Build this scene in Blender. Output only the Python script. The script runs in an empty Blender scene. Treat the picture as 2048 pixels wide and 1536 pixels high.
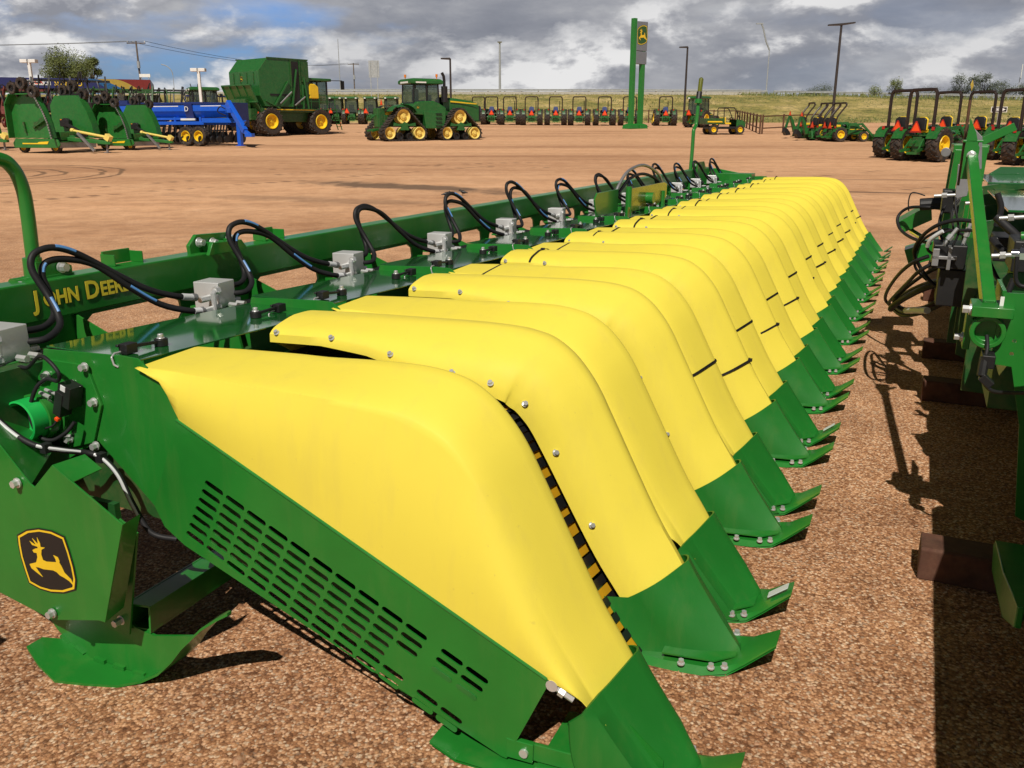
import bpy, bmesh, math, random
from mathutils import Vector, Matrix
C = bpy.context.scene.collection
R = math.radians
random.seed(7)
scene = bpy.context.scene
# ------------------------------------------------------------------ camera, light, exposure
PITCH, YAW, CAMH, FPX = R(16.38), R(24.7), 1.719, 1729.0
cam = bpy.data.objects.new('camera', bpy.data.cameras.new('camera'))
C.objects.link(cam)
cam.location = (0, 0, CAMH)
cam.rotation_euler = (R(90) - PITCH, 0, 0)
cam.data.sensor_width = 36.0
cam.data.lens = FPX / 2048 * 36.0
cam.data.clip_start = 0.05
cam.data.clip_end = 4000
scene.camera = cam
SUN_DIR = Vector((0.18, 0.80, -1.0)).normalized()     # the way the light travels
SUN_EL = math.asin(-SUN_DIR.z)
SUN_ROT = math.atan2(-SUN_DIR.x, -SUN_DIR.y)
sl = bpy.data.lights.new('sun', 'SUN'); sl.energy = 4.3; sl.angle = R(0.5); sl.color = (1.0, 0.93, 0.82)
sun = bpy.data.objects.new('sun', sl); C.objects.link(sun)
sun.rotation_euler = SUN_DIR.to_track_quat('-Z', 'Y').to_euler()
sun.location = (-5, -10, 30)
scene.view_settings.view_transform = 'Standard'
scene.view_settings.look = 'None'
scene.view_settings.exposure = 0.0
scene.view_settings.gamma = 1.0
world = bpy.data.worlds.new('World'); scene.world = world
world.use_nodes = True
wn, wl = world.node_tree.nodes, world.node_tree.links
wn.clear()
def wnode(t, **k):
    n = wn.new(t)
    for a, b in k.items(): setattr(n, a, b)
    return n
w_out = wnode('ShaderNodeOutputWorld'); w_bg = wnode('ShaderNodeBackground')
w_bg.inputs[1].default_value = 0.1
wl.new(w_bg.outputs[0], w_out.inputs[0])
sky = wnode('ShaderNodeTexSky', sky_type='NISHITA', sun_disc=False)
sky.sun_elevation = SUN_EL; sky.sun_rotation = SUN_ROT
sky.air_density = 1.2; sky.dust_density = 1.5
tc = wnode('ShaderNodeTexCoord')
def wmath(op, a, b=None):
    n = wnode('ShaderNodeMath', operation=op)
    for i, s in enumerate((a, b)):
        if s is None: continue
        if isinstance(s, (int, float)): n.inputs[i].default_value = s
        else: wl.new(s, n.inputs[i])
    return n.outputs[0]
def wnoise(sc, det, rough, dist=0.0, off=(0, 0, 0), zs=3.0):
    mp = wnode('ShaderNodeMapping'); mp.inputs['Scale'].default_value = (1, 1, zs); mp.inputs['Location'].default_value = off
    wl.new(tc.outputs['Generated'], mp.inputs[0])
    n = wnode('ShaderNodeTexNoise'); n.inputs['Scale'].default_value = sc; n.inputs['Detail'].default_value = det
    n.inputs['Roughness'].default_value = rough; n.inputs['Distortion'].default_value = dist
    wl.new(mp.outputs[0], n.inputs['Vector'])
    return n.outputs['Fac']
def wramp(fac, stops):
    n = wnode('ShaderNodeValToRGB'); cr = n.color_ramp
    while len(cr.elements) < len(stops): cr.elements.new(0.5)
    for e, (p, c) in zip(cr.elements, stops): e.position = p; e.color = (*c, 1)
    wl.new(fac, n.inputs[0]); return n.outputs[0]
sep = wnode('ShaderNodeSeparateXYZ'); wl.new(tc.outputs['Generated'], sep.inputs[0])
def wmix(f, a, b_, mode='MIX'):
    n = wnode('ShaderNodeMixRGB', blend_type=mode)
    for i, q in enumerate((f, a, b_)):
        if isinstance(q, (int, float)): n.inputs[i].default_value = q
        elif isinstance(q, tuple): n.inputs[i].default_value = (*q, 1)
        else: wl.new(q, n.inputs[i])
    return n.outputs[0]
# grey stratocumulus deck with brighter heaps below it: lit tops come from the height difference of the heap noise
deck = wramp(wmath('ADD', wmath('MULTIPLY', wnoise(3.0, 7, 0.55, 0.3, (0.35, 0.1, 0.0), 4.6), 0.6), wmath('MULTIPLY', wnoise(10.0, 8, 0.6, 0.2, (2.3, 0.0, 0.4), 3.0), 0.4)),
             [(0.34, (1.9, 2.05, 2.5)), (0.47, (2.65, 2.78, 3.2)), (0.56, (3.6, 3.68, 4.0)), (0.66, (5.0, 5.05, 5.2))])
HS_, HO = 7.5, (1.7, 0.3, 0.22)
h0 = wnoise(HS_, 10, 0.56, 0.15, HO, 2.1)
h1 = wnoise(HS_, 10, 0.56, 0.15, (HO[0], HO[1], HO[2] + 0.035), 2.1)
heap = wramp(h0, [(0.455, (0, 0, 0)), (0.58, (1, 1, 1))])
lit = wmath('ADD', wmath('MULTIPLY', wmath('SUBTRACT', h0, h1), 6.5), 0.50)
heapcol = wramp(lit, [(0.05, (2.7, 2.8, 3.2)), (0.45, (4.2, 4.25, 4.55)), (0.92, (8.0, 7.95, 7.95))])
where = wramp(wnoise(1.7, 3, 0.5, 0.0, (4.4, 2.0, 1.0), 2.0), [(0.36, (0.3, 0.3, 0.3)), (0.52, (1, 1, 1))])
cloud = wmix(wmix(1.0, heap, where, 'MULTIPLY'), deck, heapcol)
gap0 = wramp(wnoise(2.6, 6, 0.52, 0.2, (5.2, 1.4, 0.3), 3.4), [(0.53, (0, 0, 0)), (0.62, (0.9, 0.9, 0.9))])
west = wramp(wmath('ADD', sep.outputs[0], 0.5), [(0.25, (1, 1, 1)), (0.60, (0.10, 0.10, 0.10))])      # the cover is more broken towards the west
gap = wmix(1.0, gap0, west, 'MULTIPLY')
skyc = wmix(1.0, sky.outputs[0], (0.42, 0.66, 1.25), 'MULTIPLY')
# sky above the view is dimmed to weaken its fill light
high = wramp(sep.outputs[2], [(0.15, (1, 1, 1)), (0.34, (0.13, 0.13, 0.14))])
under = wmix(gap, cloud, skyc)
low = wmix(heap, under, wmix(wmix(1.0, heap, gap, 'MULTIPLY'), cloud, heapcol))
wl.new(wmix(1.0, low, high, 'MULTIPLY'), w_bg.inputs[0])

# ------------------------------------------------------------------ materials
def nodes_of(name):
    m = bpy.data.materials.new(name); m.use_nodes = True
    nt = m.node_tree; return m, nt, nt.nodes['Principled BSDF']
def ramp_node(nt, fac, stops):
    n = nt.nodes.new('ShaderNodeValToRGB'); cr = n.color_ramp
    while len(cr.elements) < len(stops): cr.elements.new(0.5)
    for e, (p, c) in zip(cr.elements, stops): e.position = p; e.color = (*c, 1)
    nt.links.new(fac, n.inputs[0]); return n.outputs[0]
def noise_node(nt, vec, sc, det=4, rough=0.55, dist=0.0):
    n = nt.nodes.new('ShaderNodeTexNoise'); n.inputs['Scale'].default_value = sc
    n.inputs['Detail'].default_value = det; n.inputs['Roughness'].default_value = rough; n.inputs['Distortion'].default_value = dist
    if vec is not None: nt.links.new(vec, n.inputs['Vector'])
    return n.outputs['Fac']
def mix_node(nt, fac, a, b, mode='MIX'):
    n = nt.nodes.new('ShaderNodeMixRGB'); n.blend_type = mode
    for i, s in enumerate((fac, a, b)):
        if isinstance(s, (int, float)): n.inputs[i].default_value = s
        elif isinstance(s, tuple): n.inputs[i].default_value = (*s, 1)
        else: nt.links.new(s, n.inputs[i])
    return n.outputs[0]
def objvec(nt, kind='Object'):
    return nt.nodes.new('ShaderNodeTexCoord').outputs[kind]
def paint(name, col, rough=0.35, metal=0.0, coat=0.0, var=0.12, vs=4.0, dust=0.0, bump=0.0, bs=60.0, spec=0.5, grime=0.0):
    m, nt, b = nodes_of(name)
    v = objvec(nt)
    f = noise_node(nt, v, vs, 6, 0.6)
    lo = tuple(c * (1 - var) for c in col); hi = tuple(min(1, c * (1 + var)) for c in col)
    c = ramp_node(nt, f, [(0.3, lo), (0.7, hi)])
    if dust > 0:
        d = ramp_node(nt, noise_node(nt, v, vs * 2.3, 8, 0.7), [(0.45, (0, 0, 0)), (0.75, (dust, dust, dust))])
        c = mix_node(nt, d, c, (0.33, 0.20, 0.12))
    if grime > 0:      # settled dust, drip runs and small scuffs
        mp = nt.nodes.new('ShaderNodeMapping'); mp.inputs['Scale'].default_value = (7, 7, 1.2); nt.links.new(v, mp.inputs[0])
        g_ = ramp_node(nt, noise_node(nt, mp.outputs[0], 1.6, 7, 0.65), [(0.50, (0, 0, 0)), (0.78, (grime, grime, grime))]); c = mix_node(nt, g_, c, (0.42, 0.30, 0.14))
        g2 = ramp_node(nt, noise_node(nt, v, 38, 3, 0.6), [(0.70, (0, 0, 0)), (0.80, (grime * 1.6,) * 3)]); c = mix_node(nt, g2, c, (0.30, 0.21, 0.11))
    nt.links.new(c, b.inputs['Base Color'])
    r = nt.nodes.new('ShaderNodeMapRange'); nt.links.new(noise_node(nt, v, vs * 3, 5), r.inputs[0])
    r.inputs[3].default_value = max(0.02, rough - 0.07); r.inputs[4].default_value = min(1, rough + 0.1)
    nt.links.new(r.outputs[0], b.inputs['Roughness'])
    b.inputs['Metallic'].default_value = metal
    b.inputs['Coat Weight'].default_value = coat; b.inputs['Coat Roughness'].default_value = 0.06
    b.inputs['Specular IOR Level'].default_value = spec
    if bump > 0:
        bn = nt.nodes.new('ShaderNodeBump'); bn.inputs['Strength'].default_value = bump; bn.inputs['Distance'].default_value = 0.002
        nt.links.new(noise_node(nt, v, bs, 3), bn.inputs['Height']); nt.links.new(bn.outputs[0], b.inputs['Normal'])
    return m
M = {}
M['green'] = paint('green_paint', (0.014, 0.180, 0.021), 0.34, coat=0.2, var=0.10, bump=0.06, bs=90, grime=0.07)
M['plate'] = paint('glossy_green_paint', (0.010, 0.120, 0.022), 0.09, coat=0.9, var=0.08, spec=0.8)
M['nose'] = paint('green_plastic', (0.011, 0.150, 0.018), 0.42, var=0.08, bump=0.05, grime=0.07)
M['dgreen'] = paint('dark_green_paint', (0.012, 0.085, 0.018), 0.4, var=0.2, dust=0.25)
M['fgreen'] = paint('implement_green_paint', (0.014, 0.150, 0.024), 0.38, coat=0.15, var=0.12, dust=0.1)
M['vgreen'] = paint('vehicle_green_paint', (0.012, 0.118, 0.022), 0.38, coat=0.15, var=0.14, dust=0.12)
M['cap'] = paint('bright_green_plastic', (0.012, 0.42, 0.075), 0.4, var=0.05)
M['yellow'] = paint('yellow_plastic', (0.80, 0.672, 0.080), 0.55, var=0.03, vs=1.5, bump=0.12, bs=220, spec=0.18, grime=0.13)
M['ypaint'] = paint('yellow_paint', (0.82, 0.55, 0.02), 0.35, var=0.08)
M['letter'] = paint('yellow_lettering_film', (0.95, 0.80, 0.05), 0.4, var=0.03)
M['cream'] = paint('pale_yellow_paint', (0.80, 0.62, 0.16), 0.4, var=0.1)
M['yellow_shade'] = paint('shaded_yellow_plastic', (0.62, 0.34, 0.01), 0.5, var=0.1)  # the yellow hood plastic with its shade put into the colour
M['black'] = paint('black_plastic', (0.012, 0.012, 0.013), 0.45, var=0.3)
M['hose'] = paint('hydraulic_hose_rubber', (0.015, 0.015, 0.017), 0.55, var=0.25, bump=0.15, bs=300, spec=0.3)
M['rubber'] = paint('tyre_rubber', (0.018, 0.017, 0.017), 0.75, var=0.3, dust=0.35)
M['alu'] = paint('machined_aluminium', (0.70, 0.71, 0.72), 0.38, metal=0.45, var=0.06, bump=0.1, bs=150)
M['zinc'] = paint('zinc_plated_steel', (0.66, 0.67, 0.67), 0.34, metal=0.6, var=0.15)
M['steel'] = paint('dull_steel', (0.30, 0.30, 0.31), 0.45, metal=0.6, var=0.25)
M['chrome'] = paint('chromed_rod', (0.8, 0.8, 0.8), 0.12, metal=1.0, var=0.05)
M['white'] = paint('white_paint', (0.78, 0.78, 0.76), 0.5, var=0.06)
M['label'] = paint('white_label_film', (0.62, 0.64, 0.66), 0.4, var=0.1)
M['bluetape'] = paint('blue_hose_print', (0.10, 0.28, 0.62), 0.45, var=0.2)
M['orange'] = paint('orange_reflector', (0.95, 0.085, 0.012), 0.45, var=0.05)
M['red'] = paint('red_paint', (0.42, 0.018, 0.012), 0.4, var=0.2)
M['dred'] = paint('dark_red_paint', (0.13, 0.018, 0.015), 0.5, var=0.3, dust=0.3)
M['rops'] = paint('dark_brown_steel', (0.022, 0.013, 0.010), 0.4, var=0.2)
M['blue'] = paint('blue_paint', (0.010, 0.105, 0.62), 0.35, coat=0.2, var=0.08)
M['dblue'] = paint('dark_blue_paint', (0.012, 0.03, 0.16), 0.4, var=0.12)
M['navy'] = paint('navy_fascia', (0.018, 0.024, 0.12), 0.4, var=0.08)
M['seatblue'] = paint('blue_wrapped_seat', (0.03, 0.05, 0.16), 0.5, var=0.3)
M['rust'] = paint('rusty_brown_steel', (0.10, 0.045, 0.022), 0.6, var=0.35, vs=9)
M['timber'] = paint('weathered_brown_timber', (0.085, 0.034, 0.020), 0.85, var=0.5, vs=9, dust=0.15, bump=0.4, bs=40)
M['pole'] = paint('dark_bronze_pole', (0.035, 0.028, 0.026), 0.5, var=0.15)
M['galv'] = paint('galvanised_steel', (0.42, 0.44, 0.46), 0.5, metal=0.4, var=0.15)
M['wood'] = paint('utility_pole_wood', (0.14, 0.11, 0.09), 0.85, var=0.3)
M['concrete'] = paint('pale_concrete', (0.45, 0.43, 0.39), 0.85, var=0.12)
M['signgrey'] = paint('grey_sign_face', (0.17, 0.19, 0.22), 0.4, var=0.06)
M['amber'] = paint('amber_lens', (0.75, 0.22, 0.01), 0.3, var=0.05)
M['olive'] = paint('olive_reflection_and_reflector', (0.12, 0.135, 0.014), 0.25, coat=0.4, var=0.1)  # on the attachment plate this colour holds the hoods' reflected yellow
m, nt, b = nodes_of('tinted_cab_glass'); M['glass'] = m
nt.links.new(ramp_node(nt, noise_node(nt, objvec(nt), 1.3, 2), [(0.3, (0.16, 0.22, 0.20)), (0.7, (0.26, 0.34, 0.31))]), b.inputs['Base Color'])
b.inputs['Roughness'].default_value = 0.06; b.inputs['Specular IOR Level'].default_value = 0.9
b.inputs['Transmission Weight'].default_value = 0.8; b.inputs['IOR'].default_value = 1.02

# gravel: reddish crushed stone, coarse near by, packed and paler further out, damp bands and tyre tracks
m, nt, b = nodes_of('red_gravel'); M['gravel'] = m
L = nt.links.new
pos = nt.nodes.new('ShaderNodeNewGeometry').outputs['Position']
def vor(sc, feat='F1'):
    n = nt.nodes.new('ShaderNodeTexVoronoi'); n.inputs['Scale'].default_value = sc; n.feature = feat
    wv = nt.nodes.new('ShaderNodeMixRGB'); wv.blend_type = 'ADD'; wv.inputs[0].default_value = 0.004
    nz = nt.nodes.new('ShaderNodeTexNoise'); nz.inputs['Scale'].default_value = 40; L(pos, nz.inputs['Vector'])
    L(pos, wv.inputs[1]); L(nz.outputs['Color'], wv.inputs[2]); L(wv.outputs[0], n.inputs['Vector'])
    return n
v1 = vor(104); v2 = vor(55); v3 = vor(210)
sv = nt.nodes.new('ShaderNodeSeparateColor'); L(v1.outputs['Color'], sv.inputs[0])
sv2 = nt.nodes.new('ShaderNodeSeparateColor'); L(v2.outputs['Color'], sv2.inputs[0])
stone = ramp_node(nt, sv.outputs[0], [(0.0, (0.13, 0.058, 0.028)), (0.25, (0.38, 0.18, 0.085)), (0.55, (0.62, 0.335, 0.17)), (0.80, (0.88, 0.56, 0.34)), (0.94, (0.95, 0.78, 0.58)), (1.0, (0.16, 0.085, 0.055))])
stone2 = ramp_node(nt, sv2.outputs[1], [(0.0, (0.36, 0.165, 0.078)), (0.5, (0.53, 0.275, 0.142)), (1.0, (0.66, 0.39, 0.225))])
col = mix_node(nt, 0.25, stone, stone2)
col = mix_node(nt, 0.5, col, ramp_node(nt, noise_node(nt, pos, 260, 3, .6), [(.35, (.55, .52, .5)), (.6, (1.15, 1.12, 1.1))]), 'MULTIPLY')
crev_shade = ramp_node(nt, v1.outputs['Distance'], [(0.36, (1, 1, 1)), (0.80, (0.45, 0.40, 0.37))])  # colour darkened towards stone edges for the shade in the gaps
col = mix_node(nt, 0.8, col, crev_shade, 'MULTIPLY')
sepp = nt.nodes.new('ShaderNodeSeparateXYZ'); L(pos, sepp.inputs[0])
far = nt.nodes.new('ShaderNodeMapRange'); L(sepp.outputs[1], far.inputs[0])
far.inputs[1].default_value = 4; far.inputs[2].default_value = 17
packed = ramp_node(nt, noise_node(nt, pos, 1.6, 8, 0.7), [(0.3, (0.60, 0.335, 0.182)), (0.55, (0.75, 0.445, 0.258)), (0.75, (0.84, 0.53, 0.325))])
col = mix_node(nt, far.outputs[0], col, mix_node(nt, 0.62, col, packed))
mpb = nt.nodes.new('ShaderNodeMapping'); mpb.inputs['Scale'].default_value = (0.028, 0.11, 1); mpb.inputs['Rotation'].default_value = (0, 0, R(8)); L(pos, mpb.inputs[0])
bands = ramp_node(nt, noise_node(nt, mpb.outputs[0], 1.4, 6, 0.6, 0.3), [(0.36, (0.74, 0.69, 0.66)), (0.52, (1, 1, 1)), (0.70, (1.10, 1.09, 1.08))])
col = mix_node(nt, 1.0, col, bands, 'MULTIPLY')
def gmath(op, x, y=None, clamp=False):
    n = nt.nodes.new('ShaderNodeMath'); n.operation = op; n.use_clamp = clamp
    for i, q in enumerate((x, y)):
        if q is None: continue
        if isinstance(q, (int, float)): n.inputs[i].default_value = q
        else: L(q, n.inputs[i])
    return n.outputs[0]
def grange(x, a0, a1, b0=0.0, b1=1.0):
    n = nt.nodes.new('ShaderNodeMapRange'); L(x, n.inputs[0])
    for i, q in enumerate((a0, a1, b0, b1)): n.inputs[i + 1].default_value = q
    return n.outputs[0]
PX, PY = sepp.outputs[0], sepp.outputs[1]
def axis_(cx, cy, dx, dy):     # coordinates along and across a line on the ground
    ux, uy = gmath('SUBTRACT', PX, cx), gmath('SUBTRACT', PY, cy)
    return gmath('ADD', gmath('MULTIPLY', ux, dx), gmath('MULTIPLY', uy, dy)), gmath('SUBTRACT', gmath('MULTIPLY', uy, dx), gmath('MULTIPLY', ux, dy))
# damp hollows
for cx, cy, dx, dy, hl, hw, wob, amt in ((-2.6, 23.3, .88, -.47, 3.6, .75, 1.2, .85), (-4.2, 20.2, .95, -.3, 4.2, .55, 1.3, .35), (8.8, 22.0, .97, -.24, 1.6, .16, .5, .75), (10.6, 25.6, .97, -.1, 2.2, .14, .4, .5), (-5.5, 29.5, .9, .4, 1.3, .12, .3, .5)):
    al, ac = axis_(cx, cy, dx, dy)
    rr_ = gmath('SQRT', gmath('ADD', gmath('POWER', gmath('DIVIDE', al, hl), 2.0), gmath('POWER', gmath('DIVIDE', ac, hw), 2.0)))
    rr_ = gmath('ADD', rr_, gmath('MULTIPLY', gmath('SUBTRACT', noise_node(nt, pos, 1.1, 6, .65), .5), wob * 2))
    col = mix_node(nt, grange(rr_, 1.15, .55, 0, amt), col, (0.115, 0.078, 0.055))
# rows of tread prints
for cx, cy, dx, dy, w, y0, y1, dens in ((-11.44, 19.68, .686, .728, .28, 17, 33, .50), (-12.51, 21.58, .677, .736, .22, 17, 31, .52), (-4.0, 31.0, .93, .37, .25, 27, 40, .55), (2.0, 30.0, .97, -.22, .32, 20, 45, .56), (9.5, 27.0, .80, .60, .25, 20, 44, .55), (12.0, 24.0, .80, .60, .25, 18, 44, .55)):
    al, ac = axis_(cx, cy, dx, dy)
    m1 = grange(gmath('ABSOLUTE', gmath('ADD', ac, gmath('MULTIPLY', gmath('SUBTRACT', noise_node(nt, pos, .5, 2), .5), .25))), w, w * .4)
    m2 = grange(gmath('SINE', gmath('MULTIPLY', al, 13.0)), -.2, .4); m3 = grange(noise_node(nt, pos, .7, 4), dens - .06, dens + .06)
    m4 = gmath('MULTIPLY', grange(PY, y0, y0 + 1), grange(PY, y1, y1 - 2))
    col = mix_node(nt, gmath('MULTIPLY', gmath('MULTIPLY', gmath('MULTIPLY', m1, m2), gmath('MULTIPLY', m3, m4)), .65), col, (0.15, 0.085, 0.050))
# faint criss-crossing wheel lanes
for rot, sc_, off_ in ((44, (.045, 1.7, 1), 3.0), (-12, (.04, 1.3, 1), 8.0), (78, (.05, 1.1, 1), 1.0)):
    mpl = nt.nodes.new('ShaderNodeMapping'); mpl.inputs['Rotation'].default_value = (0, 0, R(rot)); mpl.inputs['Scale'].default_value = sc_; mpl.inputs['Location'].default_value = (off_, off_, 0); L(pos, mpl.inputs[0])
    ln = ramp_node(nt, noise_node(nt, mpl.outputs[0], 1.0, 5, .65), [(.38, (.84, .82, .80)), (.50, (1, 1, 1)), (.66, (1.06, 1.06, 1.05))])
    col = mix_node(nt, grange(PY, 7, 14, 0, .38), col, ln, 'MULTIPLY')
# patches of fines and of dark wet grit between the stones
fin = ramp_node(nt, noise_node(nt, pos, 2.3, 7, .7), [(.38, (.70, .66, .64)), (.52, (1, 1, 1)), (.7, (1.14, 1.13, 1.1))])
col = mix_node(nt, grange(PY, 26, 8, .25, .8), col, fin, 'MULTIPLY')
grit = ramp_node(nt, noise_node(nt, pos, 17, 5, .7), [(.30, (.45, .42, .42)), (.44, (1, 1, 1))])
col = mix_node(nt, grange(PY, 12, 5, 0, .8), col, grit, 'MULTIPLY')
# turning tyre tracks near the mowers: rings of darker loose gravel
def rings(cx, cy, r0, r1, wob):
    dv = nt.nodes.new('ShaderNodeVectorMath'); dv.operation = 'DISTANCE'; L(pos, dv.inputs[0]); dv.inputs[1].default_value = (cx, cy, 0.2)
    ad = nt.nodes.new('ShaderNodeMath'); ad.operation = 'ADD'; L(dv.outputs['Value'], ad.inputs[0])
    ml = nt.nodes.new('ShaderNodeMath'); ml.operation = 'MULTIPLY'; L(noise_node(nt, pos, 0.9, 3), ml.inputs[0]); ml.inputs[1].default_value = wob
    L(ml.outputs[0], ad.inputs[1])
    w = nt.nodes.new('ShaderNodeMath'); w.operation = 'SINE'
    k = nt.nodes.new('ShaderNodeMath'); k.operation = 'MULTIPLY'; L(ad.outputs[0], k.inputs[0]); k.inputs[1].default_value = 11
    L(k.outputs[0], w.inputs[0])
    s = ramp_node(nt, w.outputs[0], [(0.35, (0, 0, 0)), (0.9, (0.85, 0.85, 0.85))])
    mk = nt.nodes.new('ShaderNodeMapRange'); L(ad.outputs[0], mk.inputs[0]); mk.inputs[1].default_value = r0; mk.inputs[2].default_value = r0 + 0.15
    mk2 = nt.nodes.new('ShaderNodeMapRange'); L(ad.outputs[0], mk2.inputs[0]); mk2.inputs[1].default_value = r1; mk2.inputs[2].default_value = r1 - 0.15
    a = nt.nodes.new('ShaderNodeMath'); a.operation = 'MULTIPLY'; L(mk.outputs[0], a.inputs[0]); L(mk2.outputs[0], a.inputs[1])
    c = nt.nodes.new('ShaderNodeMath'); c.operation = 'MULTIPLY'; L(a.outputs[0], c.inputs[0]); L(s, c.inputs[1])
    return c.outputs[0]
col = mix_node(nt, rings(-16.6, 27.0, 3.8, 5.0, 0.6), col, (0.17, 0.10, 0.058))
col = mix_node(nt, rings(-16.6, 27.0, 2.1, 3.2, 0.6), col, (0.17, 0.10, 0.058))
L(col, b.inputs['Base Color'])
b.inputs['Roughness'].default_value = 0.9; b.inputs['Specular IOR Level'].default_value = 0.25
hgt = nt.nodes.new('ShaderNodeMath'); hgt.operation = 'ADD'
i1 = nt.nodes.new('ShaderNodeMath'); i1.operation = 'MULTIPLY'; L(v1.outputs['Distance'], i1.inputs[0]); i1.inputs[1].default_value = -0.9
i2 = nt.nodes.new('ShaderNodeMath'); i2.operation = 'MULTIPLY'; L(v2.outputs['Distance'], i2.inputs[0]); i2.inputs[1].default_value = -0.9
L(i1.outputs[0], hgt.inputs[0]); L(i2.outputs[0], hgt.inputs[1])
bn = nt.nodes.new('ShaderNodeBump'); bn.inputs['Strength'].default_value = 0.42; bn.inputs['Distance'].default_value = 0.006
L(hgt.outputs[0], bn.inputs['Height']); L(bn.outputs[0], b.inputs['Normal'])

m, nt, b = nodes_of('loose_stone'); M['stone'] = m
oi = noise_node(nt, objvec(nt), 37, 2)
nt.links.new(ramp_node(nt, oi, [(0.3, (0.17, 0.075, 0.038)), (0.5, (0.34, 0.17, 0.09)), (0.65, (0.46, 0.29, 0.18)), (0.8, (0.60, 0.48, 0.36))]), b.inputs['Base Color'])
b.inputs['Roughness'].default_value = 0.9
m, nt, b = nodes_of('dry_grass'); M['grass'] = m
pos = nt.nodes.new('ShaderNodeNewGeometry').outputs['Position']
mpg = nt.nodes.new('ShaderNodeMapping'); mpg.inputs['Scale'].default_value = (1, 1, 2.6); nt.links.new(pos, mpg.inputs[0])
g1 = ramp_node(nt, noise_node(nt, mpg.outputs[0], 0.16, 8, 0.7), [(0.34, (0.17, 0.18, 0.042)), (0.48, (0.34, 0.285, 0.085)), (0.62, (0.54, 0.42, 0.18))])
g2 = ramp_node(nt, noise_node(nt, mpg.outputs[0], 1.3, 9, 0.75), [(0.34, (0.36, 0.40, 0.32)), (0.5, (1, 1, 1)), (0.66, (1.45, 1.38, 1.2))])
nt.links.new(mix_node(nt, 1.0, g1, g2, 'MULTIPLY'), b.inputs['Base Color']); b.inputs['Roughness'].default_value = 0.95
bn = nt.nodes.new('ShaderNodeBump'); bn.inputs['Strength'].default_value = 1.0; bn.inputs['Distance'].default_value = 0.4
nt.links.new(noise_node(nt, mpg.outputs[0], 1.7, 8, 0.7), bn.inputs['Height']); nt.links.new(bn.outputs[0], b.inputs['Normal'])
def leafmat(name, a, c):
    m, nt, b = nodes_of(name)
    nt.links.new(ramp_node(nt, noise_node(nt, objvec(nt), 1.1, 5, 0.7), [(0.3, a), (0.7, c)]), b.inputs['Base Color'])
    b.inputs['Roughness'].default_value = 0.7; b.inputs['Subsurface Weight'].default_value = 0.0
    return m
M['leaf'] = leafmat('olive_leaves', (0.06, 0.09, 0.02), (0.19, 0.21, 0.055))
M['leaf2'] = leafmat('grey_green_leaves', (0.03, 0.05, 0.025), (0.085, 0.10, 0.05))
M['weed'] = leafmat('weed_stems', (0.10, 0.14, 0.035), (0.24, 0.24, 0.08))
M['bark'] = paint('bark', (0.09, 0.065, 0.045), 0.9, var=0.3)
M['asphalt'] = paint('asphalt', (0.05, 0.05, 0.05), 0.9, var=0.2)

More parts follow.
